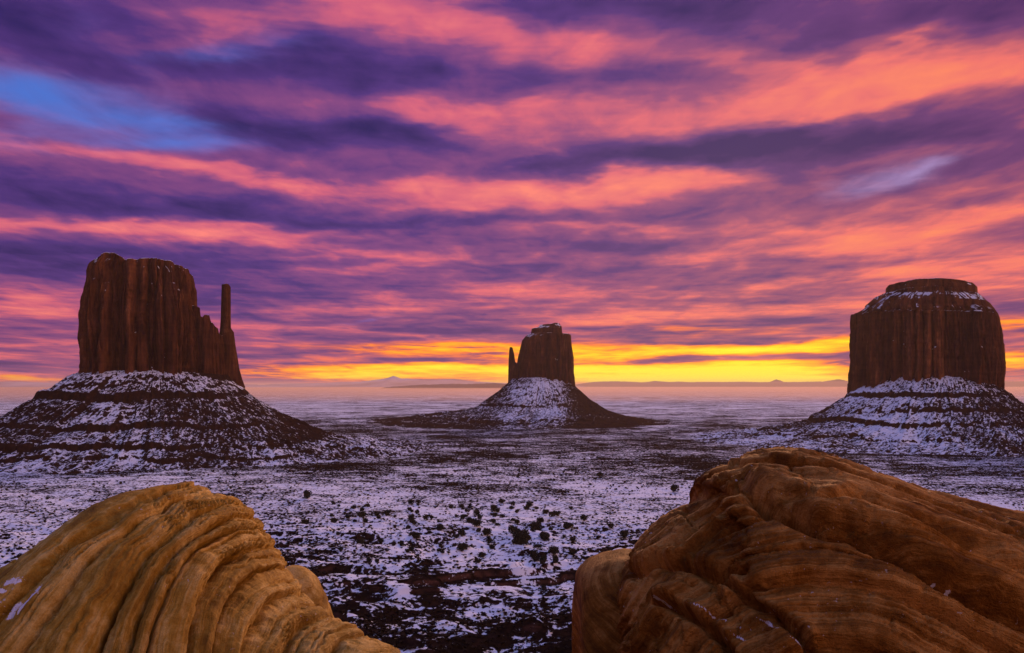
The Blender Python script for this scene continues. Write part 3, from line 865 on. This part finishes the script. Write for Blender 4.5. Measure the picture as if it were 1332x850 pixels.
def dome(sil, Y0, zb, dfront, dback, n, k, p=2.2, lean=0.0, front_share=0.72):
    """ridge silhouette (photo px at depth Y0) lofted into a closed loaf of rock; columns run along the ridge"""
    px, py = resample(sil, n)
    X = (px - 666) / F * Y0
    T = CAM_Z + (HZ - py) / F * Y0
    kb = int(k * (1 - front_share))
    phi = np.r_[np.linspace(-np.pi / 2, 0, kb, endpoint=False), np.linspace(0, np.pi / 2, k - kb)]   # back foot .. ridge .. front foot
    c, s_ = np.cos(phi)[:, None], np.sin(phi)[:, None]
    hgt = np.maximum(T - zb, 0.02)[None, :]
    rise = np.abs(c) ** (2 / p)
    run = np.sign(s_) * np.abs(s_) ** (2 / p)
    shrink = np.clip(hgt / hgt.max(), 0, 1) ** 0.5
    dep = np.where(run > 0, dfront, dback) * (0.35 + 0.65 * shrink)
    Yg = Y0 - run * dep + lean * (1 - rise)
    Zg = zb + hgt * rise
    Xg = np.repeat(X[None, :], k, 0)
    return np.stack([Xg, Yg, Zg], -1), np.repeat(T[None, :], k, 0)

def put_rock(name, P, strata, mat, label, flip=False, cat='boulder', group=None, frost=None):
    n, m, _ = P.shape
    me = raw_mesh(name, P.reshape(-1, 3), grid_faces(n, m, flip=flip), mat, attrs={'strata': strata.ravel(), 'frost': np.zeros(strata.size) if frost is None else frost.ravel()})
    c = Vector((float(P[..., 0].mean()), float(P[..., 1].mean()), float(P[..., 2].min())))
    me.transform(__import__('mathutils').Matrix.Translation(-c))
    o = obj(name, me)
    o.location = c
    return tag(o, label, cat, group)

def ledges(s, spacing, seed):
    """beds weathered into overhanging lips: swells towards the lower edge, then cuts back"""
    rng = np.random.default_rng(seed)
    n = 600
    b = np.cumsum(rng.uniform(0.4, 1.6, n) * spacing)
    b -= b[n // 2]
    amp = rng.uniform(0.25, 1.0, n)
    i = np.clip(np.searchsorted(b, s) - 1, 0, n - 2)
    u = (s - b[i]) / (b[i + 1] - b[i])
    return amp[i] * (u ** 1.4 * (1 - sstep(u, 0.86, 1.0)) - 0.35), i

def blocks(i, t, length, seed):
    """cross joints: each bed is broken into blocks set a little in or out"""
    h = vnoise(i * 7.31, i * 3.17 + 0.5, seed=seed)
    tt = t / length + h * 9.0
    j = np.floor(tt)
    off = vnoise(i * 5.13 + 0.37, j * 4.77 + 0.21, seed=seed + 1) - 0.5
    fr = tt - j
    gap = np.exp(-(np.minimum(fr, 1 - fr) / 0.035) ** 2)
    return off, gap

def screen(P):
    return 666 + F * P[..., 0] / P[..., 1], HZ - F * (P[..., 2] - CAM_Z) / P[..., 1]

def groove(P, path, width, depth, lip=0.0, by='x'):
    """a parting carved along a line over the surface; width in metres"""
    px, py = screen(P)
    pth = np.array(path, float)
    if by == 'x':
        gx, gy = resample(path, 200)
        d = py - np.interp(px, gx, gy)
        sl = np.interp(px, gx, np.gradient(gy, gx))
        t = px; t0, t1 = gx[0], gx[-1]
    else:
        gx, gy = resample(path, 200)
        d = px - np.interp(py, gy, gx)
        sl = np.interp(py, gy, np.gradient(gx, gy))
        t = py; t0, t1 = gy[0], gy[-1]
    d = d / np.sqrt(1 + sl * sl) * P[..., 1] / F
    d = d + 0.05 * fbm(P[..., 0] / .35, P[..., 1] / .35, P[..., 2] / .35, octv=3, seed=77)
    on = sstep(t, t0 - 4, t0 + 18) * (1 - sstep(t, t1 - 18, t1 + 4)) * (P[..., 1] < 12.6)
    on = on * (0.55 + 0.7 * vnoise(P[..., 0] / .5, P[..., 1] / .5, P[..., 2] / .5, seed=78))
    return on * (-depth * np.exp(-(d / width) ** 2) + lip * np.exp(-((d + 2.4 * width) / (1.6 * width)) ** 2))

def spots(P, lst):
    px, py = screen(P)
    m = np.zeros(px.shape)
    for (cx, cy, rx, ry, rot) in lst:
        c, s_ = math.cos(math.radians(rot)), math.sin(math.radians(rot))
        dx_, dy_ = px - cx, py - cy
        a_, b_ = (dx_ * c + dy_ * s_) / rx, (-dx_ * s_ + dy_ * c) / ry
        m = np.maximum(m, np.exp(-(a_ * a_ + b_ * b_)))
    return m

# --- golden boulder: beds fan down across its face
def gold_boulder():
    sil = [(-330, 1260), (-300, 1010), (-200, 890), (-90, 812), (0, 757), (60, 703), (130, 657), (170, 640), (205, 632), (240, 631), (256, 640), (270, 645), (300, 656), (328, 690), (347, 718),
           (362, 742), (378, 768), (400, 790), (432, 808), (470, 830), (505, 852), (570, 900), (650, 1000), (690, 1260)]
    P, T = dome(sil, 12.0, 52.0, 4.6, 3.2, 860, 640, p=2.15)
    N_ = grid_normals(P)
    x, y, z = P[..., 0], P[..., 1], P[..., 2]
    c0 = at(230, 630, 12.0)
    dxx, dyy, dzz = x - c0[0], y - c0[1], z - c0[2]
    low = fbm(x / 1.9, y / 1.9, z / 1.9, octv=3, seed=701)
    w1 = fbm(x / 1.6, y / 1.6, z / 1.6, octv=2, seed=703)
    w2 = fbm(x / 0.35, y / 0.35, z / 0.35, octv=4, seed=705, gain=0.6)
    w3 = fbm(x / 0.10, y / 0.10, z / 0.10, octv=3, seed=706, gain=0.6)
    # the bedding: each line is where one sheet of rock laps over the next, from the ridge down the face
    beds = [
        [(600, 240), (628, 165), (650, 122), (680, 66), (720, 18), (780, -35), (860, -110), (950, -190), (1300, -330)],
        [(622, 380), (632, 250), (637, 214), (661, 172), (690, 129), (708, 98), (739, 59), (782, 20), (820, -12), (860, -48), (950, -120), (1300, -250)],
        [(630, 420), (641, 275), (646, 250), (665, 207), (690, 168), (720, 130), (760, 92), (800, 62), (860, 22), (950, -30), (1300, -130)],
        [(645, 440), (658, 305), (663, 272), (673, 249), (700, 219), (727, 195), (778, 168), (832, 141), (950, 110), (1300, 60)],
        [(660, 450), (673, 320), (680, 290), (692, 266), (720, 236), (765, 206), (815, 186), (860, 172), (950, 152), (1300, 110)],
        [(672, 480), (687, 340), (691, 312), (697, 282), (719, 258), (758, 234), (805, 212), (860, 196), (950, 180), (1300, 140)],
        [(690, 490), (708, 352), (713, 330), (721, 305), (754, 281), (782, 270), (830, 254), (880, 246), (950, 236), (1300, 190)],
        [(716, 500), (732, 372), (738, 348), (745, 330), (770, 309), (817, 289), (860, 278), (950, 262), (1300, 225)],
        [(745, 520), (764, 400), (772, 368), (782, 350), (805, 336), (850, 322), (950, 306), (1300, 270)],
        [(775, 560), (797, 430), (806, 395), (822, 378), (860, 362), (950, 345), (1300, 315)],
        [(800, 620), (818, 480), (828, 447), (850, 425), (950, 395), (1300, 360)],
        [(835, 700), (850, 530), (865, 495), (890, 475), (950, 455), (1300, 410)],
    ]
    pxs, pys = screen(P)
    pxs = pxs + 26 * w1 + 8 * w2; pys = pys + 12 * low + 6 * w2
    xs = []
    for bd in beds:
        gx, gy = resample([(v, u_) for u_, v in bd], 300)
        xs.append(np.interp(pys, gy, gx))
    DS = 0.34
    s = np.clip((pxs - xs[0]) / 70.0, -8, 0) * DS
    for k_ in range(len(xs) - 1):
        s = s + DS * np.clip((pxs - xs[k_]) / np.maximum(xs[k_ + 1] - xs[k_], 4.0), 0, 1)
    s = s + np.clip((pxs - xs[-1]) / 70.0, 0, 8) * DS + 0.012 * w3 + 0.02 * w2
    un = s / DS - np.floor(s / DS)
    hsh = vnoise(np.floor(s / DS) * 3.7 + 0.5, np.floor(s / DS) * 1.9 + 0.3, seed=709)
    gentle = 0.30 + 0.70 * sstep(dyy, -0.05, -0.9)      # the crest is worn smoother than the face
    a = 1 - gentle * (0.25 + 1.1 * hsh) * (1 - np.clip(4 * un * (1 - un), 0, 1) ** 0.40)
    lw = 0.5 + 0.5 * np.cos(2 * np.pi * (un - 0.65))
    la = 0.42 * lw * gentle
    b, lb = layer_profile(s + 0.01 * w2, 0.085, 712, 0.5)
    c, _ = layer_profile(s, 0.028, 713, 0.6)
    dd = np.minimum(un, 1 - un) * DS
    k = gentle * np.exp(-(dd / 0.015) ** 2) * (0.10 + 0.9 * sstep(vnoise(x / .6, y / .6, z / .6, seed=720), .25, .6))
    k2 = cracks(s + 0.01 * w2, 0.085, 712, 0.007) * sstep(vnoise(x / .5, y / .5, z / .5, seed=722), .48, .68)
    fade = 0.55 + 0.9 * vnoise(x / 1.0, y / 1.0, z / 1.0, seed=719)
    st = fbm(s / 0.05, (dyy + dzz) / 1.6, octv=3, seed=731)
    right = sstep(dxx, 0.2, 1.2)
    disp = (0.26 * low + (0.145 + 0.09 * right) * (a - 1) * fade + 0.15 * la + 0.045 * (b - 1) * fade + 0.03 * lb + 0.006 * (c - 1) * fade
            + 0.035 * w2 + 0.010 * w3 + 0.008 * st - 0.26 * k - 0.07 * k2)
    # scraps of snow left in the grooves
    fr = spots(P, [(22, 762, 16, 5, -20), (50, 772, 14, 9, -45), (18, 795, 22, 5, -48), (34, 790, 20, 4, -48), (2, 787, 7, 4, 0), (8, 775, 8, 3, 0), (250, 655, 5, 2, 0)])
    P = P + OUT * N_ * disp[..., None]
    return put_rock('boulder', P, s, M_GOLD, 'golden sandstone boulder with grooved layers fanning down its rounded face', flip=FLIP, frost=fr)

# --- brown boulder
def brown_boulder():
    sil = [(772, 1260), (782, 960), (800, 850), (806, 800), (808, 765), (822, 735), (846, 700), (874, 673), (900, 655), (911, 642), (916, 626), (935, 611), (962, 604), (1000, 592), (1035, 586), (1080, 593), (1130, 610),
           (1190, 632), (1260, 651), (1332, 672), (1450, 705), (1600, 760), (1800, 860), (1960, 1000), (2000, 1260)]
    P, T = dome(sil, 11.0, 52.6, 4.4, 3.4, 1000, 640, p=2.45)
    N_ = grid_normals(P)
    x, y, z = P[..., 0], P[..., 1], P[..., 2]
    c0 = at(1035, 586, 11.0)
    dxx, dyy, dzz = x - c0[0], y - c0[1], z - c0[2]
    low = fbm(x / 1.7, y / 1.7, z / 1.7, octv=3, seed=801)
    w1 = fbm(x / 1.8, y / 1.8, z / 1.8, octv=2, seed=803)
    w2 = fbm(x / 0.30, y / 0.30, z / 0.30, octv=4, seed=805, gain=0.6)
    w3 = fbm(x / 0.09, y / 0.09, z / 0.09, octv=3, seed=806, gain=0.6)
    kn = [(700, -2.6), (780, -1.9), (830, -1.15), (880, -0.62), (925, -0.32), (965, -0.20), (1010, -0.20), (1060, -0.32), (1130, -0.60), (1230, -1.05), (1332, -1.55), (1500, -2.4), (1800, -4.0), (2000, -5.2)]
    kx, kf = resample([(q_[0], q_[1] * 100) for q_ in kn], 300)
    fold = np.interp(x, (kx - 666) / F * 10.0, kf / 100)
    s = -(dzz - fold) * 0.85 - 0.34 * dyy + 0.16 * w1 + 0.06 * w2 + 0.16 * low + 0.012 * w3
    a, la = layer_profile(s, 0.42, 811, 0.42)
    b, ib = ledges(s + 0.03 * w1, 0.085, 812)
    big, i2 = ledges(s, 0.30, 815)
    c, _ = layer_profile(s, 0.028, 813, 0.6)
    fade = 0.25 + 1.15 * vnoise(x / 1.0, y / 1.0, z / 1.0, seed=819)
    pxs, pys = screen(P)
    corner = sstep(pxs + 0.5 * (pys - 700), 1090, 960)
    tl = dxx + 0.4 * w2
    o1, g1 = blocks(i2, tl, 0.55, 841)
    o2, g2 = blocks(ib, tl, 0.22, 843)
    brk = np.clip(0.25 + corner + 1.2 * (vnoise(x / .9, y / .9, z / .9, seed=845) - 0.55), 0, 1.2)
    k = cracks(s + 0.03 * w2, 0.42, 811, 0.018) * sstep(vnoise(x / .8, y / .8, z / .8, seed=820), .32, .6)
    st = fbm(s / 0.05, dxx / 1.4, octv=3, seed=831)
    disp = (-0.30 * k + 0.018 * st + 0.26 * low + 0.17 * (a - 1) * fade + 0.14 * la + 0.095 * big * fade * (0.6 + 0.6 * corner) + (0.035 + 0.03 * corner) * b * fade
            + brk * (0.085 * o1 + 0.04 * o2 - 0.06 * g1 - 0.02 * g2) + 0.008 * (c - 1) * fade + 0.045 * w2 + 0.016 * w3)
    # the deep parting that runs from under the crest down to the right, and its lesser sisters
    disp = disp + groove(P, [(965, 640), (1000, 655), (1030, 668), (1060, 684), (1100, 690), (1130, 700), (1180, 728), (1230, 757), (1332, 808), (1500, 890)], 0.085, 0.50, 0.16)
    disp = disp + groove(P, [(1010, 642), (1080, 652), (1112, 645), (1150, 657), (1250, 702), (1332, 748), (1450, 800)], 0.05, 0.20, 0.08)
    disp = disp + groove(P, [(925, 770), (938, 765), (990, 792), (1030, 818), (1070, 862)], 0.035, 0.26, 0.07)
    disp = disp + groove(P, [(845, 795), (860, 788), (900, 803), (930, 824), (960, 862)], 0.04, 0.28, 0.07)
    disp = disp + groove(P, [(822, 752), (860, 738), (905, 742), (945, 752), (985, 745)], 0.05, 0.24, 0.08)
    # notch under the crest lip on the left
    disp = disp - 0.22 * np.exp(-(((pxs - 935) / 42) ** 2 + ((pys - 634 + 0.25 * (pxs - 935)) / 9) ** 2))
    fr = spots(P, [(1000, 812, 34, 2.5, 28), (1040, 836, 22, 3, 30), (930, 803, 40, 1.8, 22), (960, 828, 16, 2, 30), (1246, 757, 8, 2, 25), (1130, 697, 8, 3, 10), (1172, 722, 7, 2.5, 0), (865, 785, 10, 2, 30), (1226, 747, 5, 2, 0), (1268, 708, 6, 2, 0)])
    P = P + OUT * N_ * disp[..., None]
    return put_rock('boulder', P, s, M_BROWN, 'broad brown sandstone boulder with ledges sweeping down its long back', flip=FLIP, frost=fr)

def small_rock(name, sil, Y0, zb, df, db, mat, label, seed, amp=0.05, p=2.4, ns=0.5):
    P, T = dome(sil, Y0, zb, df, db, 300, 240, p=p)
    N_ = grid_normals(P)
    x, y, z = P[..., 0], P[..., 1], P[..., 2]
    low = fbm(x / 0.9, y / 0.9, z / 0.9, octv=4, seed=seed)
    s = 0.5 * x - 0.3 * y + 0.75 * z + 0.3 * low
    a, la = layer_profile(s, 0.22, seed + 3, 0.5)
    disp = 0.22 * low * ns + amp * (a - 1) + 0.02 * fbm(x / 0.2, y / 0.2, z / 0.2, octv=3, seed=seed + 5)
    P = P + OUT * N_ * disp[..., None]
    return put_rock(name, P, s, mat, label, flip=FLIP)

OUT = -1.0      # the loft's raw normals point inwards
FLIP = True
gold_boulder()
brown_boulder()
small_rock('boulder', [(330, 1150), (342, 900), (352, 790), (360, 752), (372, 738), (388, 737), (405, 747), (418, 769), (427, 792), (434, 815), (450, 890), (475, 1150)], 13.6, 51.5, 1.3, 1.2, M_GOLD,
           'small orange rock peeping out behind the golden boulder', 901)
small_rock('boulder', [(752, 1300), (756, 1000), (764, 880), (757, 810), (751, 770), (756, 744), (772, 730), (796, 722), (822, 720), (850, 726), (880, 760), (900, 900), (905, 1300)], 11.7, 52.2, 1.3, 1.4, M_BROWN,
           'smooth dark block of rock wedged beneath the left end of the brown boulder', 921, amp=0.012, p=3.4, ns=0.3)

# ------------------------------------------------------------------ junipers and brush
def leaf_cloud(rng, lumps, n, size):
    """many small leaf sprays filling a few uneven lumps; returns verts, faces"""
    V, Fc = [], []
    wts = np.array([l[3] ** 2 for l in lumps]); wts = wts / wts.sum()
    for i in range(n):
        cx, cy, cz, r = lumps[rng.choice(len(lumps), p=wts)]
        d = rng.normal(size=3); d /= np.linalg.norm(d)
        rad = r * rng.uniform(0.45, 1.08) ** 0.6
        c = np.array([cx, cy, cz]) + d * rad * np.array([1, 1, 0.85])
        if c[2] < 0.05:
            c[2] = 0.05 + abs(rng.normal()) * 0.1
        a = rng.normal(size=3); a -= a.dot(d) * d * 0.5; a /= np.linalg.norm(a)
        b = np.cross(d, a); b /= np.linalg.norm(b)
        sz = size * rng.uniform(0.6, 1.4)
        k = len(V)
        V += [c - a * sz * .5, c + b * sz * .35, c + a * sz * .8 + d * sz * .3, c - b * sz * .35]
        Fc.append((k, k + 1, k + 2, k + 3))
    return np.array(V), np.array(Fc)

def trunk_mesh(rng, h):
    V, Fc = [], []
    def limb(p0, p1, r0, r1, m=6):
        p0, p1 = np.array(p0, float), np.array(p1, float)
        ax = p1 - p0; ax /= np.linalg.norm(ax)
        a = np.cross(ax, [0.3, 0.9, 0.2]); a /= np.linalg.norm(a); b = np.cross(ax, a)
        k = len(V)
        for p, r in ((p0, r0), (p1, r1)):
            for j in range(m):
                t = 2 * np.pi * j / m
                V.append(p + r * (np.cos(t) * a + np.sin(t) * b))
        for j in range(m):
            Fc.append((k + j, k + (j + 1) % m, k + m + (j + 1) % m, k + m + j))
    limb((0, 0, -0.4), (0.1, 0, h * .45), .22, .14)
    for _ in range(5):
        t = rng.uniform(0, 6.28)
        limb((0.1, 0, h * rng.uniform(.15, .45)), (np.cos(t) * h * .42, np.sin(t) * h * .42, h * rng.uniform(.5, .9)), .11, .03)
    return raw_mesh('trunk', np.array(V), np.array(Fc), M_BARK)

rngB = np.random.default_rng(77)
crowns, trunks = [], []
for v in range(6):
    lumps = [(rngB.uniform(-.9, .9), rngB.uniform(-.9, .9), rngB.uniform(.7, 1.9), rngB.uniform(.6, 1.05)) for _ in range(7)] + [(0, 0, 1.2, 1.15)]
    vv, ff = leaf_cloud(rngB, lumps, 620, 0.42)
    crowns.append(raw_mesh('crown', vv, ff, M_LEAF, smooth=False))
    trunks.append(trunk_mesh(rngB, 2.6))

GH = lambda x, y: float(ground_h(np.array([x]), np.array([y]))[0])
def ground_at(px, py):
    """the valley point seen at that place in the photo"""
    Y = 60 * F / (py - HZ)
    for _ in range(6):
        z = GH((px - 666) / F * Y, Y)
        Y = (CAM_Z - z) * F / (py - HZ)
    x = (px - 666) / F * Y
    return x, Y, GH(x, Y)

def juniper(px, py, width_px, label, group=None, parts=True, i=0):
    x, y, z = ground_at(px, py)
    sc = width_px / F * y / 2.9
    rot = rngB.uniform(0, 6.28)
    k = i % 6
    if parts:
        r = empty('juniper_bush', (x, y, z))
        r.rotation_euler.z = rot
        r.scale = (sc, sc, sc * rngB.uniform(.85, 1.1))
        obj('crown', crowns[k], r); obj('trunk', trunks[k], r)
    else:
        r = obj('juniper_bush', crowns[k])
        r.location = (x, y, z - 0.1 * sc)
        r.rotation_euler.z = rot
        r.scale = (sc, sc, sc * rngB.uniform(.8, 1.1))
    return tag(r, label, 'bush', group)

G1 = 'dark junipers dotted over the snow'
marked = [
    (697, 691, 16, 'mid-sized dark juniper standing just above the widest clump'),
    (677, 710, 24, 'wide dark juniper clump on the snow, largest of all'),
    (708, 704, 14, 'dark juniper just to the right of the widest clump'),
    (669, 700, 12, 'small juniper tucked behind the widest clump'),
    (620, 689, 12, 'round juniper, lower one of a close pair on the snow'),
    (611, 681, 10, 'round juniper, upper one of a close pair on the snow'),
    (634, 697, 13, 'round juniper just below right of the close pair'),
    (601, 698, 10, 'round juniper just below left of the close pair'),
    (601, 718, 12, 'lone round juniper below the close pair'),
    (643, 666, 10, 'lone juniper above the close pair, nearer the plain'),
    (722, 725, 14, 'dark juniper on the snow near the smooth block of rock'),
    (745, 722, 12, 'juniper nearest to the brown boulder at the snow edge'),
    (695, 727, 11, 'low juniper on the clean snow below the widest clump'),
    (542, 707, 11, 'dark juniper at the end of a brushy strip of ground'),
    (572, 699, 10, 'juniper alone halfway along the brushy strip'),
    (504, 671, 9, 'small juniper, rightmost of a row of three on the snow'),
    (470, 673, 10, 'small juniper, middle one of a row of three on the snow'),
    (434, 681, 10, 'small juniper, leftmost of a row of three on the snow'),
    (535, 676, 9, 'small juniper on snow to the right of the row of three'),
    (760, 678, 10, 'juniper just above the brown boulder left end'),
    (812, 702, 12, 'juniper partly hidden against the brown boulder edge'),
    (400, 648, 11, 'dark juniper just right of the golden boulder crest'),
    (398, 684, 11, 'dark juniper beside the right flank of the golden boulder'),
    (470, 700, 10, 'dark juniper below the row of three small junipers'),
    (708, 768, 8, 'slender upright juniper above the red rock ledges'),
    (688, 660, 9, 'small juniper high on the pale snow towards the plain'),
    (780, 621, 9, 'dark juniper far out on the brown plain'),
    (876, 640, 10, 'juniper seen just above the brown boulder shoulder'),
    (652, 655, 8, 'tiny juniper between two others on the upper snow'),
    (795, 690, 9, 'small juniper close above the smooth block of rock'),
]
for i, (px, py, w, lab) in enumerate(marked):
    juniper(px, py, w, lab, G1, True, i)

# the many smaller bushes, alike within each stretch of ground
zones = [
    ('small dark bush on the snow between the two boulders', 'small bushes on the snow between the boulders', 110, (430, 745), (655, 745), (5.0, 9.5)),
    ('tiny dark bush on the brown plain below the distant middle butte', 'tiny bushes on the plain below the middle butte', 90, (560, 900), (572, 645), (2.0, 5.0)),
    ('tiny dark bush on the snow below the tallest butte', 'tiny bushes below the tallest butte', 60, (60, 440), (606, 650), (2.5, 5.0)),
]
cnt = 0
for lab, grp, num, (x0, x1), (y0, y1), (w0, w1) in zones:
    for j in range(num):
        px, py = rngB.uniform(x0, x1), y0 + (y1 - y0) * rngB.uniform(0, 1) ** 1.2
        juniper(px, py, rngB.uniform(w0, w1) * (0.6 + 0.4 * (py - 560) / 150), lab, grp, False, cnt)
        cnt += 1

def sagebrush():
    """low brush past counting: one mesh of small twiggy tufts"""
    rng = np.random.default_rng(5)
    n = 24000
    py = 575 + (850 - 575) * rng.uniform(0, 1, n) ** 0.75
    px = rng.uniform(-40, 1372, n)
    Y = 60 * F / (py - HZ)
    X = (px - 666) / F * Y
    dens = vnoise(X / 26, Y / 26, seed=61)
    ok = (rng.uniform(0, 1, n) < 0.25 + 1.1 * (dens - 0.25)) & (Y > 165) & (Y < 1000)
    X, Y = X[ok], Y[ok]
    Z0 = ground_h(X, Y)
    V, Fc = [], []
    base = []
    for k in range(14):
        t = rng.uniform(0, 6.28); e = rng.uniform(0.25, 1.3)
        d = np.array([np.cos(t) * np.cos(e), np.sin(t) * np.cos(e), np.sin(e)])
        a = np.cross(d, [0, 0, 1.0]); a /= np.linalg.norm(a) + 1e-6
        L = rng.uniform(.6, 1.0)
        base += [d * 0.08 - a * .12, d * 0.08 + a * .12, d * L + a * .24, d * L - a * .24]
    base = np.array(base)
    fb = np.arange(len(base)).reshape(-1, 4)
    m = len(X)
    sc = rng.uniform(0.35, 1.0, m) ** 1.3 * (0.9 + Y / 900)
    rt = rng.uniform(0, 6.28, m)
    ca, sa = np.cos(rt), np.sin(rt)
    bx = base[None, :, 0] * ca[:, None] - base[None, :, 1] * sa[:, None]
    by = base[None, :, 0] * sa[:, None] + base[None, :, 1] * ca[:, None]
    VV = np.stack([X[:, None] + bx * sc[:, None], Y[:, None] + by * sc[:, None], Z0[:, None] + base[None, :, 2] * (sc * .8)[:, None]], -1).reshape(-1, 3)
    FF = (fb[None] + (np.arange(m) * len(base))[:, None, None]).reshape(-1, 4)
    me = raw_mesh('sagebrush', VV, FF, M_SAGE, smooth=False)
    tag(obj('sagebrush', me), 'low dark sagebrush scattered thickly over the snowy valley', 'sagebrush', kind='stuff')
sagebrush()

# ------------------------------------------------------------------ snow bank beside the smooth block
def snow_bank():
    th = np.linspace(0, 2 * np.pi, 160, endpoint=False); q = np.linspace(0, 1, 60)[:, None]
    c = at(752, 868, 10.6)
    rx, ry = 0.62, 0.9
    X = c[0] + q * rx * np.cos(th) * (1 + .18 * np.sin(2 * th + 1)); Y = c[1] + q * ry * np.sin(th)
    zb = c[2] - 2.6
    Zs = zb + 2.72 * (1 - q ** 2.2) ** 0.9 + 0.05 * fbm(X / .35, Y / .35, octv=3, seed=31) + 0 * th
    m, N = new_mat('drifted_snow')
    g = N.n('ShaderNodeNewGeometry')
    n = N.noise(g.outputs['Position'], 14.0, 5, 0.6)
    finish(N, (*SNOW, 1), 0.7, n, 0.3, 0.03)
    me = raw_mesh('snow_bank', np.stack([X, Y, Zs], -1).reshape(-1, 3), grid_faces(60, 160, closed=True, flip=True), m)
    tag(obj('snow_bank', me), 'smooth bank of clean snow against the foot of the dark block', 'snow', kind='structure')
snow_bank()

# ------------------------------------------------------------------ air
def haze():
    x0, x1, y0, y1, z0, z1 = -60000, 60000, -300, 110000, -40, 190
    v = [(x, y, z) for z in (z0, z1) for y in (y0, y1) for x in (x0, x1)]
    f = [(0, 2, 3, 1), (4, 5, 7, 6), (0, 1, 5, 4), (2, 6, 7, 3), (0, 4, 6, 2), (1, 3, 7, 5)]
    m = bpy.data.materials.new('haze'); m.use_nodes = True
    N = NT(m.node_tree)
    pv = N.n('ShaderNodeVolumePrincipled')
    pv.inputs['Color'].default_value = (0.95, 0.80, 0.76, 1)
    pv.inputs['Density'].default_value = HAZE_DENSITY
    pv.inputs['Anisotropy'].default_value = 0.3
    o = N.n('ShaderNodeOutputMaterial')
    N.t.links.new(pv.outputs[0], o.inputs['Volume'])
    me = raw_mesh('haze', v, f, m, smooth=False)
    tag(obj('haze', me), kind='stuff', label='thin rosy morning haze over the valley')
HAZE_DENSITY = 1.0 / 32000
haze()

def mist():
    """ground fog lying on the far plain"""
    x0, x1, y0, y1, z0, z1 = -50000, 50000, 3000, 60000, -30, 28
    v = [(x, y, z) for z in (z0, z1) for y in (y0, y1) for x in (x0, x1)]
    f = [(0, 2, 3, 1), (4, 5, 7, 6), (0, 1, 5, 4), (2, 6, 7, 3), (0, 4, 6, 2), (1, 3, 7, 5)]
    m = bpy.data.materials.new('mist'); m.use_nodes = True
    N = NT(m.node_tree)
    pv = N.n('ShaderNodeVolumePrincipled')
    pv.inputs['Color'].default_value = (0.80, 0.62, 0.58, 1)
    pv.inputs['Density'].default_value = 1.0 / 3000
    pv.inputs['Anisotropy'].default_value = 0.35
    o = N.n('ShaderNodeOutputMaterial')
    N.t.links.new(pv.outputs[0], o.inputs['Volume'])
    tag(obj('mist', raw_mesh('mist', v, f, m, smooth=False)), kind='stuff', label='low pink mist lying on the far plain')
mist()
